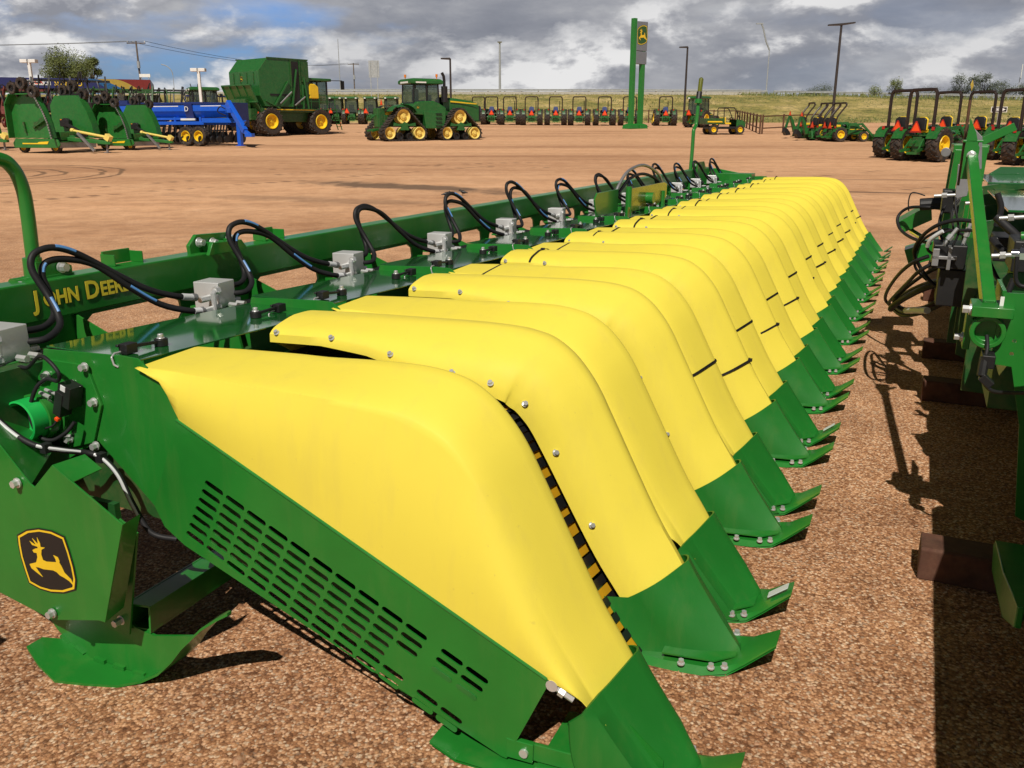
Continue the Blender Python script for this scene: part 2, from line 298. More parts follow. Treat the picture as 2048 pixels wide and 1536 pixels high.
# ------------------------------------------------------------------ mesh helpers
def tag(o, label=None, cat=None, group=None, kind=None):
    if label: o['label'] = label
    if cat: o['category'] = cat
    if group: o['group'] = group
    if kind: o['kind'] = kind
    return o
def empty(name, loc=(0, 0, 0), rz=0.0, label=None, cat=None, group=None):
    o = bpy.data.objects.new(name, None); C.objects.link(o)
    o.location = loc; o.rotation_euler = (0, 0, rz); o.empty_display_size = 0.2
    return tag(o, label, cat, group)
def copy_tree(o, parent=None):
    c = o.copy(); C.objects.link(c)
    if parent: c.parent = parent
    for ch in list(o.children): copy_tree(ch, c)
    return c
class MB:
    def __init__(s): s.v = []; s.f = []; s.mi = []; s.cur = 0; s.X = None; s.g = []
    def add(s, verts, faces):
        n = len(s.v)
        s.v += [tuple(s.X @ Vector(p)) if s.X else tuple(p) for p in verts]
        s.g.append((n, len(s.v), len(s.f), len(s.f) + len(faces)))
        s.f += [tuple(i + n for i in f) for f in faces]; s.mi += [s.cur] * len(faces)
    def box(s, c, d, rot=None):
        x, y, z = d[0] / 2, d[1] / 2, d[2] / 2
        ps = [Vector((i * x, j * y, k * z)) for k in (-1, 1) for j in (-1, 1) for i in (-1, 1)]
        if rot is not None: ps = [rot @ p for p in ps]
        s.add([p + Vector(c) for p in ps], [(0, 2, 3, 1), (4, 5, 7, 6), (0, 1, 5, 4), (2, 6, 7, 3), (0, 4, 6, 2), (1, 3, 7, 5)]); return s
    def bp(s, a, b):
        return s.box([(a[i] + b[i]) / 2 for i in range(3)], [abs(b[i] - a[i]) for i in range(3)])
    def bar(s, a, b, w, h, up=(0, 0, 1)):
        a, b = Vector(a), Vector(b); d = b - a; x = d.normalized(); y = Vector(up).cross(x)
        if y.length < 1e-4: y = Vector((1, 0, 0)).cross(x)
        y.normalize(); z = x.cross(y)
        return s.box((a + b) / 2, (d.length, w, h), Matrix((x, y, z)).transposed())
    def cyl(s, a, b, r, n=14, r2=None, cap=True):
        r2 = r if r2 is None else r2
        a, b = Vector(a), Vector(b); x = (b - a).normalized()
        y = x.orthogonal().normalized(); z = x.cross(y)
        vs = [a + (y * math.cos(t) + z * math.sin(t)) * r for t in [2 * math.pi * i / n for i in range(n)]]
        vs += [b + (y * math.cos(t) + z * math.sin(t)) * r2 for t in [2 * math.pi * i / n for i in range(n)]]
        fs = [(i, (i + 1) % n, n + (i + 1) % n, n + i) for i in range(n)]
        if cap: fs += [tuple(range(n - 1, -1, -1)), tuple(range(n, 2 * n))]
        s.add(vs, fs); return s
    def tube(s, pts, r, n=8, cap=True):
        P = [Vector(p) for p in pts]; rings = []; up = None
        for i, p in enumerate(P):
            t = (P[min(i + 1, len(P) - 1)] - P[max(i - 1, 0)]).normalized()
            if up is None: up = t.orthogonal().normalized()
            up = (up - t * up.dot(t))
            if up.length < 1e-6: up = t.orthogonal()
            up.normalize(); w = t.cross(up)
            rr = r[i] if isinstance(r, (list, tuple)) else r
            rings.append([p + (up * math.cos(a) + w * math.sin(a)) * rr for a in [2 * math.pi * k / n for k in range(n)]])
        return s.loft(rings, True, cap)
    def loft(s, rings, closed=True, cap=False):
        n = len(rings[0]); vs = [p for r in rings for p in r]; fs = []
        for i in range(len(rings) - 1):
            for k in range(n if closed else n - 1):
                k2 = (k + 1) % n
                fs.append((i * n + k, i * n + k2, (i + 1) * n + k2, (i + 1) * n + k))
        if cap: fs += [tuple(range(n - 1, -1, -1)), tuple(range((len(rings) - 1) * n, len(rings) * n))]
        s.add(vs, fs); return s
    def prism(s, poly, o, ax, ay, th):
        """polygon in the plane (o, ax, ay), thickened by th along ax x ay"""
        o, ax, ay = Vector(o), Vector(ax), Vector(ay); nn = ax.cross(ay).normalized() * th
        a = [o + ax * p[0] + ay * p[1] for p in poly]; n = len(a)
        s.add(a + [p + nn for p in a], [tuple(range(n - 1, -1, -1)), tuple(range(n, 2 * n))] + [(i, (i + 1) % n, n + (i + 1) % n, n + i) for i in range(n)])
        return s
    def lathe(s, prof, o=(0, 0, 0), axis=(0, 1, 0), n=20, close=False):
        """profile of (along axis, radius)"""
        o = Vector(o); x = Vector(axis).normalized(); y = x.orthogonal().normalized(); z = x.cross(y)
        rings = [[o + x * a + (y * math.cos(t) + z * math.sin(t)) * r for t in [2 * math.pi * k / n for k in range(n)]] for a, r in prof]
        if close: rings.append(rings[0])
        return s.loft(rings, True, False)
    def sphere(s, c, r, n=8, sc=(1, 1, 1)):
        rings = []
        for i in range(1, n):
            t = math.pi * i / n
            rings.append([(c[0] + sc[0] * r * math.sin(t) * math.cos(a), c[1] + sc[1] * r * math.sin(t) * math.sin(a), c[2] + sc[2] * r * math.cos(t)) for a in [2 * math.pi * k / (2 * n) for k in range(2 * n)]])
        return s.loft(rings, True, True)
    def bolt(s, c, nrm, r=0.012, h=0.012):
        c, nrm = Vector(c), Vector(nrm).normalized()
        s.cyl(c, c + nrm * h * 0.25, r * 1.35, 12); s.cyl(c + nrm * h * 0.25, c + nrm * h, r, 6); return s
    def build_each(s, name, mats, parent=None, smooth=None, bevel=0.0):
        """one object for every piece: shapes whose bounds touch stay together"""
        bb = []
        for a, b_, c, d in s.g:
            P = s.v[a:b_]; bb.append([min(p[i] for p in P) - .0005 for i in range(3)] + [max(p[i] for p in P) + .0005 for i in range(3)])
        lab = list(range(len(bb)))
        for i in range(len(bb)):
            for j in range(i):
                if lab[i] != lab[j] and all(bb[i][k] <= bb[j][k + 3] and bb[j][k] <= bb[i][k + 3] for k in range(3)):
                    o_, n_ = lab[i], lab[j]; lab = [n_ if l == o_ else l for l in lab]
        out = []
        for l in sorted(set(lab)):
            m_ = MB()
            for (a, b_, c, d), q in zip(s.g, lab):
                if q != l: continue
                off = len(m_.v) - a; m_.v += s.v[a:b_]; m_.f += [tuple(i + off for i in f) for f in s.f[c:d]]; m_.mi += s.mi[c:d]
            out.append(m_.build(name, mats, parent, smooth, bevel))
        return out
    def build(s, name, mats, parent=None, smooth=None, bevel=0.0):
        me = bpy.data.meshes.new(name); me.from_pydata(s.v, [], s.f)
        if not isinstance(mats, (list, tuple)): mats = [mats]
        for m_ in mats: me.materials.append(m_)
        if len(mats) > 1: me.polygons.foreach_set('material_index', s.mi)
        bm = bmesh.new(); bm.from_mesh(me)
        bmesh.ops.recalc_face_normals(bm, faces=bm.faces); bm.to_mesh(me); bm.free()
        if smooth:
            me.polygons.foreach_set('use_smooth', [True] * len(me.polygons)); me.set_sharp_from_angle(angle=R(smooth))
        me.update()
        o = bpy.data.objects.new(name, me); C.objects.link(o)
        if parent: o.parent = parent
        if bevel:
            bv = o.modifiers.new('bevel', 'BEVEL'); bv.width = bevel; bv.segments = 2; bv.limit_method = 'ANGLE'; bv.angle_limit = R(40); bv.harden_normals = False
        return o
def catmull(pts, n=8):
    P = [Vector(p) for p in pts]; out = []
    for i in range(len(P) - 1):
        p0 = P[max(i - 1, 0)]; p1 = P[i]; p2 = P[i + 1]; p3 = P[min(i + 2, len(P) - 1)]
        for k in range(n):
            t = k / n
            out.append(0.5 * ((2 * p1) + (p2 - p0) * t + (2 * p0 - 5 * p1 + 4 * p2 - p3) * t * t + (3 * p1 - p0 - 3 * p2 + p3) * t ** 3))
    out.append(P[-1]); return out
def lerp(a, b, t): return a + (b - a) * t
def interp(tbl, x):
    if x <= tbl[0][0]: return tbl[0][1]
    for (a, fa), (b, fb) in zip(tbl, tbl[1:]):
        if x <= b: return lerp(fa, fb, (x - a) / (b - a))
    return tbl[-1][1]
def curve_to_mesh(cu):
    o = bpy.data.objects.new('tmp', cu); C.objects.link(o)
    dg = bpy.context.evaluated_depsgraph_get(); dg.update()
    me = bpy.data.meshes.new_from_object(o.evaluated_get(dg))
    bpy.data.objects.remove(o); return me
def plate(name, outline, holes, th, mat, parent, mtx):
    """flat sheet with real cut-outs; outline and holes are 2-d point lists"""
    cu = bpy.data.curves.new(name, 'CURVE'); cu.dimensions = '2D'; cu.fill_mode = 'BOTH'; cu.extrude = th / 2
    for poly in [outline] + holes:
        sp = cu.splines.new('POLY'); sp.points.add(len(poly) - 1); sp.use_cyclic_u = True
        for q, p in zip(sp.points, poly): q.co = (p[0], p[1], 0, 1)
    me = curve_to_mesh(cu); me.materials.clear(); me.materials.append(mat); me.transform(mtx)
    o = bpy.data.objects.new(name, me); C.objects.link(o)
    if parent: o.parent = parent
    return o
def text(name, body, size, mat, parent, mtx, offset=0.0, extrude=0.001, align='LEFT', sx=1.0):
    cu = bpy.data.curves.new(name, 'FONT'); cu.body = body; cu.size = size; cu.offset = offset; cu.extrude = extrude
    cu.align_x = align; cu.resolution_u = 3
    me = curve_to_mesh(cu); me.materials.clear(); me.materials.append(mat)
    me.transform(mtx @ Matrix.Diagonal((sx, 1, 1, 1)))
    o = bpy.data.objects.new(name, me); C.objects.link(o)
    if parent: o.parent = parent
    return o
def frame(o, ax, ay):
    ax, ay = Vector(ax).normalized(), Vector(ay).normalized(); az = ax.cross(ay)
    m_ = Matrix((ax, ay, az)).transposed().to_4x4(); m_.translation = Vector(o); return m_
def stadium(c, d, half, r, n=5):
    """slot outline around c, along unit d"""
    a0 = math.atan2(d[1], d[0]); out = []
    for sgn, base in ((1, a0 - math.pi / 2), (-1, a0 + math.pi / 2)):
        for k in range(n + 1):
            a = base + math.pi * k / n
            out.append((c[0] + sgn * d[0] * half + r * math.cos(a), c[1] + sgn * d[1] * half + r * math.sin(a)))
    return out
def rrect(x0, y0, x1, y1, r, n=4):
    out = []
    for cx, cy, a0 in ((x1 - r, y0 + r, -90), (x1 - r, y1 - r, 0), (x0 + r, y1 - r, 90), (x0 + r, y0 + r, 180)):
        for k in range(n + 1):
            a = R(a0 + 90 * k / n); out.append((cx + r * math.cos(a), cy + r * math.sin(a)))
    return out
# leaping deer badge, drawn in a unit frame (x right, y up)
DEER = [(-0.253,0.110),(-0.231,0.078),(-0.173,0.083),(-0.173,0.020),(-0.217,-0.070),(-0.365,-0.128),(-0.339,-0.186),(-0.222,-0.240),(-0.132,-0.276),(-0.200,-0.204),(-0.249,-0.146),(-0.182,-0.141),(-0.083,-0.146),(0.110,-0.119),(0.177,-0.132),(0.231,-0.168),(0.316,-0.186),(0.406,-0.217),(0.487,-0.276),(0.446,-0.182),(0.334,-0.105),(0.298,-0.025),(0.262,0.029),(0.271,0.056),(0.249,0.110),(0.164,0.123),(0.195,0.070),(0.200,0.025),(0.128,0.011),(-0.002,-0.011),(-0.065,-0.002),(-0.083,0.074),(-0.061,0.155),(0.016,0.204),(-0.070,0.195),(-0.070,0.249),(-0.114,0.334),(-0.114,0.258),(-0.123,0.231),(-0.217,0.298),(-0.173,0.226),(-0.164,0.204),(-0.280,0.244),(-0.240,0.191),(-0.137,0.186),(-0.132,0.164),(-0.191,0.146)]
BADGE = [(-0.536,0.280),(-0.316,0.406),(-0.056,0.482),(0.204,0.500),(0.446,0.460),(0.500,0.253),(0.540,0.020),(0.549,-0.177),(0.500,-0.334),(0.258,-0.442),(-0.011,-0.496),(-0.244,-0.500),(-0.460,-0.455),(-0.504,-0.267),(-0.545,-0.047),(-0.549,0.150)]
def badge(parent, mtx, size, name='badge', back=None, ring=None):
    """black shield, yellow line, yellow deer; mtx maps the unit frame to the panel"""
    T = lambda pts, s=1.0: [(x * size * s, y * size * s) for x, y in pts]
    e = [Vector((1, 0, 0)), Vector((0, 1, 0))]
    def flat(pts, z):
        mb = MB(); mb.X = mtx; mb.prism(pts, (0, 0, z), e[0], e[1], 0.0008); return mb
    o = flat(T(BADGE), 0).build(name, back or M['black'], parent)
    mb = MB(); mb.X = mtx
    a, c = T(BADGE, 0.955), T(BADGE, 0.895); n = len(a)
    mb.add([(x, y, 0.0016) for x, y in a + c], [(i, (i + 1) % n, n + (i + 1) % n, n + i) for i in range(n)])
    mb.build('badge_border', ring or M['ypaint'], o)
    flat(T(DEER), 0.0012).build('deer_emblem', ring or M['ypaint'], o)
    return o

# ------------------------------------------------------------------ terrain: level by the header, rising gently across the lot
TERR = [(-400, 0), (9, 0), (14, 0.05), (20, 0.17), (26, 0.35), (33, 0.58), (45, 0.85), (57, 1.08), (66, 1.40), (75, 1.72), (90, 2.22), (100, 2.5), (160, 3.4), (260, 5)]
def terr(y): return interp(TERR, y)
def ground_at(px, py, z_off=0.0):
    """point of the lot that lies at a given place of the photograph"""
    d = Vector(((px - 1024) / FPX, math.cos(PITCH) + (768 - py) / FPX * math.sin(PITCH), -math.sin(PITCH) + (768 - py) / FPX * math.cos(PITCH)))
    t = 1.0
    while t < 400:
        q = Vector((0, 0, CAMH)) + d * t
        if q.z < terr(q.y) + z_off: return q
        t += 0.02 + t * 0.0005
    return q
def spot(px, y):
    """point of the lot at image column px and distance y"""
    z = terr(y); F = y * math.cos(PITCH) + (CAMH - z) * math.sin(PITCH)
    return Vector(((px - 1024) / FPX * F, y, z))
# ------------------------------------------------------------------ ground sheet
ys = [-60, -30, -12, -5, 0, 3, 6, 9, 12, 15, 20, 26, 33, 40, 48, 57, 66, 75, 82, 90, 96, 101]
xs = [-400, -220, -120, -70, -40, -22, -12, -6, -2, 2, 6, 12, 22, 40, 70, 120, 220, 400]
mb = MB()
mb.add([(x, y, terr(y)) for y in ys for x in xs], [(j * len(xs) + i, j * len(xs) + i + 1, (j + 1) * len(xs) + i + 1, (j + 1) * len(xs) + i) for j in range(len(ys) - 1) for i in range(len(xs) - 1)])
tag(mb.build('ground', M['gravel'], smooth=60), kind='structure')
# loose stones lying on the gravel close to the viewer
mb = MB(); rs = random.Random(3)
for i in range(7500):
    if rs.random() < 0.55: x, y = rs.uniform(0.4, 4.5), rs.uniform(1.6, 7.5)
    else: x, y = rs.uniform(-2.0, 2.2), rs.uniform(1.5, 3.6)
    r = rs.choice((0.003, 0.004, 0.0045, 0.005, 0.006, 0.008)) * rs.uniform(1.0, 1.5)
    if i < 20: r = rs.uniform(0.014, 0.024)
    a = rs.uniform(0, 3.14); ca, sa = math.cos(a), math.sin(a); q = [rs.uniform(0.7, 1.35) for _ in range(6)]
    ps = [(r * q[0], 0, 0), (0, r * q[1], 0), (-r * q[2], 0, 0), (0, -r * q[3], 0), (r * .3, r * .2, r * .6 * q[4]), (-r * .4, -r * .1, r * .5 * q[5])]
    mb.add([(x + p[0] * ca - p[1] * sa, y + p[0] * sa + p[1] * ca, p[2] - 0.0005 + terr(y)) for p in ps], [(0, 1, 4), (1, 5, 4), (1, 2, 5), (2, 3, 5), (3, 4, 5), (3, 0, 4)])
tag(mb.build('loose_stones', M['stone']), kind='stuff')

# ================================================================== THE ROW-CROP HEADER (local x = v towards the noses, y = u along the row, z up)
U0, NU = 1.86, 12
header = empty('harvester_header', (0, 0, 0), -YAW, 'long green harvester header with a row of yellow hoods, parked across the foreground', 'harvester header')
H = header
XV, YU, ZU = Vector((1, 0, 0)), Vector((0, 1, 0)), Vector((0, 0, 1))
def child(o, parent, y=0.0):
    o.parent = parent; o.location = (0, y, 0); return o
PROF = [(-2.12, 1.040), (-1.90, 1.050), (-1.66, 1.056), (-1.40, 1.062), (-1.25, 1.059), (-1.165, 1.050), (-1.09, 1.030), (-1.015, 0.983), (-0.955, 0.920), (-0.91, 0.855), (-0.857, 0.757), (-0.70, 0.462), (-0.62, 0.335), (-0.545, 0.225), (-0.45, 0.105), (-0.385, 0.030)]
PC = [(p.x, p.y) for p in catmull([(a, b, 0) for a, b in PROF], 5)]
def nrm_at(i):
    a, b = PC[max(i - 1, 0)], PC[min(i + 1, len(PC) - 1)]
    t = Vector((b[0] - a[0], b[1] - a[1])).normalized(); return (-t.y, t.x)       # outward: up / forward
NH = next(i for i, p in enumerate(PC) if p[1] < 0.20 and p[0] > -0.7)             # the yellow hood ends inside the nose cover
def along(i): return PC[i][0]
SIDE = [(-2.118, 1.020), (-2.075, 0.998), (-2.019, 0.974), (-1.982, 0.867), (-0.751, 0.311), (-0.65, 0.272), (-0.58, 0.22)]
def sect_a(i, off=0.0):
    """cross-section of the hood on the near side of a row: tall side face, crown, rounded edge at the row gap"""
    v0, z0 = PC[i]; nx, nz = nrm_at(i); f = i / (NH - 1)
    bend = interp([(-2.12, 0.0), (-1.6, 0.35), (-1.1, 1.0), (-0.38, 1.0)], v0)
    ug = interp([(-2.12, 0.31), (-1.7, 0.34), (-1.2, 0.325), (-0.6, 0.31), (-0.45, 0.28), (-0.38, 0.23)], v0)
    dg = interp([(-2.12, 0.075), (-1.5, 0.11), (-1.0, 0.165), (-0.38, 0.16)], v0)
    un = interp([(-2.12, 0.0), (-1.2, 0.055), (-0.6, 0.04), (-0.38, 0.05)], v0)
    dn = interp([(-2.12, 0.010), (-1.6, 0.05), (-1.1, 0.10), (-0.6, 0.06), (-0.38, 0.06)], v0)
    pts = []
    for t in (0.0, 0.02, 0.05, 0.12, 0.25, 0.45, 0.65, 0.85, 1.0):      # flat crown, soft crease on the near side
        d = dn * (0.86 * (1 - t) + 0.14 * (1 - t) ** 8)
        pts.append((un + (ug * 0.74 - un) * t, d))
    for k in range(1, 9):                                  # rounded over the gap edge
        t = k / 8; pts.append((ug * 0.74 + ug * 0.26 * math.sin(t * math.pi / 2) , dg * (1 - math.cos(t * math.pi / 2)) ** 1.0))
    pts.append((ug + 0.002, dg + 0.03)); pts.append((ug - 0.018, dg + 0.035))
    base = interp([(-2.12, 0.012), (-1.6, 0.014), (-1.25, 0.0)], v0)
    return [(v0 - nx * (d - off), u, z0 - nz * (d - off) - base) for u, d in pts]
def hood_a_mesh():
    rings = []
    S = [(p.x, p.y) for p in catmull([(a, b, 0) for a, b in SIDE], 3)]
    tot = [0]
    for a, b in zip(SIDE, SIDE[1:]): tot.append(tot[-1] + math.dist(a, b))
    key = [0, 0.03, 0.06, 0.10, 0.86, 0.95, 1.0]
    for i in range(NH):
        f = i / (NH - 1); s = sect_a(i)
        b = (interp(list(zip(key, [p[0] for p in SIDE])), f ** 0.8), interp(list(zip(key, [p[1] for p in SIDE])), f ** 0.8))
        c = s[0]; low = Vector((b[0], -0.008, b[1])); cr = Vector(c); ring = [low]
        for t in (0.12, 0.3, 0.5, 0.7, 0.85, 0.95):
            q = low.lerp(cr, t); q.y -= 0.018 * math.sin(math.pi * t); ring.append(q)
        rings.append(ring + [Vector(p) for p in s])
    mb = MB(); mb.loft(rings, False)
    mb.add(rings[0], [tuple(range(len(rings[0])))])
    return mb
def sect_b(i, off=0.0):
    """cross-section of the hood on the far side of a row: bolted lip on the gap edge"""
    v0, z0 = PC[i]; nx, nz = nrm_at(i)
    ug = interp([(-2.12, 0.60), (-1.92, 0.61), (-1.72, 0.622), (-1.50, 0.604), (-1.25, 0.622), (-1.05, 0.650), (-0.85, 0.672), (-0.6, 0.682), (-0.45, 0.69), (-0.38, 0.70)], v0)
    dg = interp([(-2.12, 0.045), (-1.9, 0.050), (-1.7, 0.075), (-1.5, 0.125), (-1.05, 0.185), (-0.6, 0.17), (-0.38, 0.16)], v0)
    uo = interp([(-2.12, 0.90), (-1.2, 0.93), (-0.6, 0.90), (-0.45, 0.88), (-0.38, 0.83)], v0)
    do = interp([(-2.12, 0.02), (-1.1, 0.05), (-0.6, 0.06), (-0.38, 0.06)], v0)
    ua = interp([(-2.12, 0.80), (-1.1, 0.84), (-0.6, 0.82), (-0.38, 0.76)], v0)
    flat = interp([(-2.12, 0.30), (-1.5, 0.16), (-1.0, 0.05), (-0.38, 0.0)], v0)
    pts = [(ug + 0.02, dg + 0.035), (ug - 0.003, dg + 0.03), (ug, dg)]
    for t in (.03, .07, .12, .2, .32, .46, .6, .75, .88, 1.0):
        w = max(0.0, (1 - t - flat) / (1 - flat)); pts.append((ug + (ua - ug) * t, dg * (0.62 * w + 0.38 * w ** 7)))
    for k in range(1, 6):
        t = k / 5; pts.append((ua + (uo - ua) * math.sin(t * math.pi / 2), do * (1 - math.cos(t * math.pi / 2))))
    pts += [(uo, do + 0.10), (uo - 0.01, do + 0.22)]
    return [(v0 - nx * (d - off), u, z0 - nz * (d - off)) for u, d in pts]
def hood_b_mesh():
    rings = [sect_b(i) for i in range(NH)]
    mb = MB(); mb.loft(rings, False); mb.add(rings[0], [tuple(range(len(rings[0])))]); return mb
NC = next(i for i, p in enumerate(PC) if p[1] < 0.30 and p[0] > -0.7)
def cover_mesh(kind):
    """open sheet nose: follows the hood section, stands 12 mm proud, carries its thickness"""
    idx = list(range(NC, len(PC)))
    def sec(i, off):
        if kind == 'a':
            s = sect_a(i, off); v0, u0, z0 = s[0]
            t = (i - NC) / (len(PC) - 1 - NC); back = lerp(0.03, 0.20, t)
            pre = [(v0 - back - .02, u0 - 0.062 - off, lerp(z0 - 0.045, 0.035, t)), (v0 - back * 0.5, u0 - 0.058 - off, z0 - 0.012 * (1 - t)), (v0 - 0.004, u0 - 0.034 - off, z0 + .004)]
            post = [(s[-2][0] - 0.10, s[-2][1] + off, s[-2][2])]
            return pre + [p for p in s[1:-1]] + post
        s = sect_b(i, off); pre = [(s[1][0] - 0.08, s[1][1] - off, s[1][2])]
        return pre + s[1:-1]
    def side(off):
        rings = [sec(i, off) for i in idx]
        last = rings[-1]; zz = 0.028
        rings.append([(p[0] + 0.006, p[1], min(p[2], zz)) for p in last]); return rings
    A, B = side(0.028), side(0.020); m_ = MB(); m_.loft(A, False); m_.loft(B, False)
    n = len(A[0])
    m_.add(list(A[0]) + list(B[0]), [(k, k + 1, n + k + 1, n + k) for k in range(n - 1)])
    m_.add([r[0] for r in A] + [r[0] for r in B], [(k, k + 1, len(A) + k + 1, len(A) + k) for k in range(len(A) - 1)])
    m_.add([r[-1] for r in A] + [r[-1] for r in B], [(k, k + 1, len(A) + k + 1, len(A) + k) for k in range(len(A) - 1)])
    return m_
def shoe_mesh(uc):
    """skid shoe below the nose, toe turned up"""
    prof = [(-0.78, 0.020), (-0.60, 0.016), (-0.46, 0.020), (-0.385, 0.028), (-0.335, 0.046), (-0.245, 0.118)]
    wid = [0.16, 0.165, 0.15, 0.118, 0.092, 0.056]
    m_ = MB()
    for dz in (0, -0.008):
        m_.loft([[(a, uc - w, z + dz - (0.018 if j < 4 else 0.004)), (a, uc - w * 0.82, z + dz), (a, uc + w * 0.82, z + dz), (a, uc + w, z + dz - (0.018 if j < 4 else 0.004))] for j, ((a, z), w) in enumerate(zip(prof, wid))], False)
    # pad the nose sheet is bolted to
    m_.prism([(-0.60, -0.13), (-0.43, -0.105), (-0.37, -0.045), (-0.37, 0.045), (-0.43, 0.105), (-0.60, 0.13)], (0, uc, 0.034), (1, 0, 0), (0, 1, 0), 0.006)
    m_.cur = 1
    for a, w in ((-0.53, -0.145), (-0.435, -0.128), (-0.395, -0.108), (-0.395, 0.108)):
        m_.bolt((a, uc + w, 0.024), (0, 0, 1), 0.0095, 0.017)
    return m_
meshA = hood_a_mesh().build('hood', M['yellow'], H, smooth=38)
meshB = hood_b_mesh().build('hood', M['yellow'], H, smooth=38)
coverA = cover_mesh('a').build('nose_cover', M['nose'], H, smooth=40)
coverB = cover_mesh('b').build('nose_cover', M['nose'], H, smooth=40)
shoeA = shoe_mesh(0.12).build('skid_shoe', [M['green'], M['zinc']], H, smooth=30)
shoeB = shoe_mesh(0.775).build('skid_shoe', [M['green'], M['zinc']], H, smooth=30)
def copies(o, y):
    if o.location.y == 0 and not o.get('_placed'): o.location.y = y; o['_placed'] = 1; return o
    c = o.copy(); C.objects.link(c); c.location.y = y
    if o in (latch1, latch2): c.rotation_euler.z = random.Random(int(y * 10)).uniform(-.01, .01)
    if o in (meshA, meshB, coverA, coverB, shoeA, shoeB):     # the rows are never set exactly alike
        jr = random.Random(int(y * 10) * 2 + (1 if o in (meshB, coverB, shoeB) else 0))
        c.location.y += jr.uniform(-.006, .006); c.location.z = jr.uniform(-.004, .006); c.location.x = jr.uniform(-.007, .007); c.rotation_euler.z = jr.uniform(-.0035, .0035)
    return c
# bolts along the lips
def pt_b(vq, inset):
    i = min(range(NH), key=lambda k: abs(PC[k][0] - vq)); s = sect_b(i); return Vector(s[3]).lerp(Vector(s[2]), inset), i
def pt_a(vq):
    i = min(range(NH), key=lambda k: abs(PC[k][0] - vq)); s = sect_a(i); return Vector(s[-5]), Vector((nrm_at(i)[0], 1.0, nrm_at(i)[1])), i
bolt_v = (-2.07, -1.86, -1.62, -1.36, -1.21, -0.985, -0.86, -0.735)
rest = MB()
# bristle curtain in the row gap, hood plastic painted as shaded between the bristles
strip = MB(); step = 0.0
fine_ = [(p.x, p.y) for p in catmull([(a, b, 0) for a, b in PROF], 26)]
L_ = 0.0; last = fine_[0]; marks = [0]
for i in range(1, len(fine_)):
    L_ += math.dist(fine_[i], last); last = fine_[i]
    if L_ > 0.029: marks.append(i); L_ = 0.0
for j in range(len(marks) - 1):
    a, b = fine_[marks[j]], fine_[marks[j + 1]]
    if a[1] < 0.12 and a[0] > -1: break
    t = Vector((b[0] - a[0], b[1] - a[1])).normalized(); n_ = Vector((-t.y, t.x)); d = interp([(-2.1, 0.13), (-1.4, 0.20), (-1.15, 0.255), (-0.95, 0.245), (-0.4, 0.23)], a[0])
    q = [Vector((p[0], p[1])) - n_ * d for p in (a, b)]; sl_ = 0.05
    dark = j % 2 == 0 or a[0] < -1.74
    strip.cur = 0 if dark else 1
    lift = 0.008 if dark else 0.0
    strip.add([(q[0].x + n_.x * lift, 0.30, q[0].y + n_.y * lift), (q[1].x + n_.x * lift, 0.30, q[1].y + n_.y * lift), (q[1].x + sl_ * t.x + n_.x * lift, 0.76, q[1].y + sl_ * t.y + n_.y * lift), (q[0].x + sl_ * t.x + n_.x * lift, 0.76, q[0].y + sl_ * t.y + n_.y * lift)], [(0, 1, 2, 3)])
bristle = strip.build('bristle_curtain', [M['black'], M['yellow_shade']], H)
inner = MB()
for uu in (0.285, 0.765):
    inner.prism([(-2.08, 0.93), (-1.2, 0.86), (-1.08, 0.78), (-0.68, 0.12), (-1.0, 0.06), (-2.05, 0.45)], (0, uu, 0), (1, 0, 0), (0, 0, 1), 0.004)
inner.bp((-2.1, 0.285, 0.42), (-2.09, 0.765, 0.90))
inner_o = inner.build('row_unit_wall', M['dgreen'], H)
# glossy deck plates, end sheets, latches
dp = MB(); dp.prism([(-2.56, 0.02), (-2.135, 0.012), (-2.135, 1.0), (-2.56, 1.0)], (0, 0, 0), (1, 0, 0), (0, 1, 0), 0.005)
dp.v = [(x, y, z + 1.030 - 0.030 * y) for x, y, z in dp.v]
deck = dp.build('deck_plate', M['plate'], H, bevel=0.0015)
es = MB(); es.prism([(-2.56, 0.62), (-2.35, 0.74), (-2.13, 0.55), (-1.985, 0.865), (-2.022, 0.972), (-2.125, 1.043), (-2.20, 1.045), (-2.546, 1.030), (-2.575, 0.93)], (0, 0.004, 0), (1, 0, 0), (0, 0, 1), 0.006)
endsheet = es.build('end_sheet', M['green'], H, bevel=0.001)
def latch_mesh(u0, u1, vv):
    m_ = MB(); z0, z1 = 1.036 - 0.03 * u0, 1.036 - 0.03 * u1
    m_.cyl((vv, u1, z1), (vv, u1, z1 + 0.024), 0.022, 14); m_.bar((vv, u0, z0 + 0.022), (vv, u1, z1 + 0.014), 0.013, 0.010)
    m_.box((vv, u0, z0 + 0.018), (0.036, 0.044, 0.032)); m_.bar((vv - 0.016, u0 - 0.03, z0 + 0.03), (vv - 0.016, u0 - 0.015, z0 + 0.024), 0.01, 0.008)
    m_.cur = 1; m_.bolt((vv, u1, z1 + 0.024), (0, 0, 1), 0.010, 0.016)
    m_.tube([(vv, u0 - 0.03, z0 + 0.012), (vv, u0 - 0.055, z0 + 0.012), (vv + 0.004, u0 - 0.07, z0 + 0.004), (vv + 0.008, u0 - 0.068, z0 - 0.02), (vv + 0.02, u0 - 0.062, z0 - 0.028)], 0.004, 6)
    return m_
latch1 = latch_mesh(0.060, 0.195, -2.23).build('rubber_latch', [M['black'], M['zinc']], H, smooth=40, bevel=0.002)
latch2 = latch_mesh(0.88, 0.74, -2.30).build('rubber_latch', [M['black'], M['zinc']], H, smooth=40, bevel=0.002)
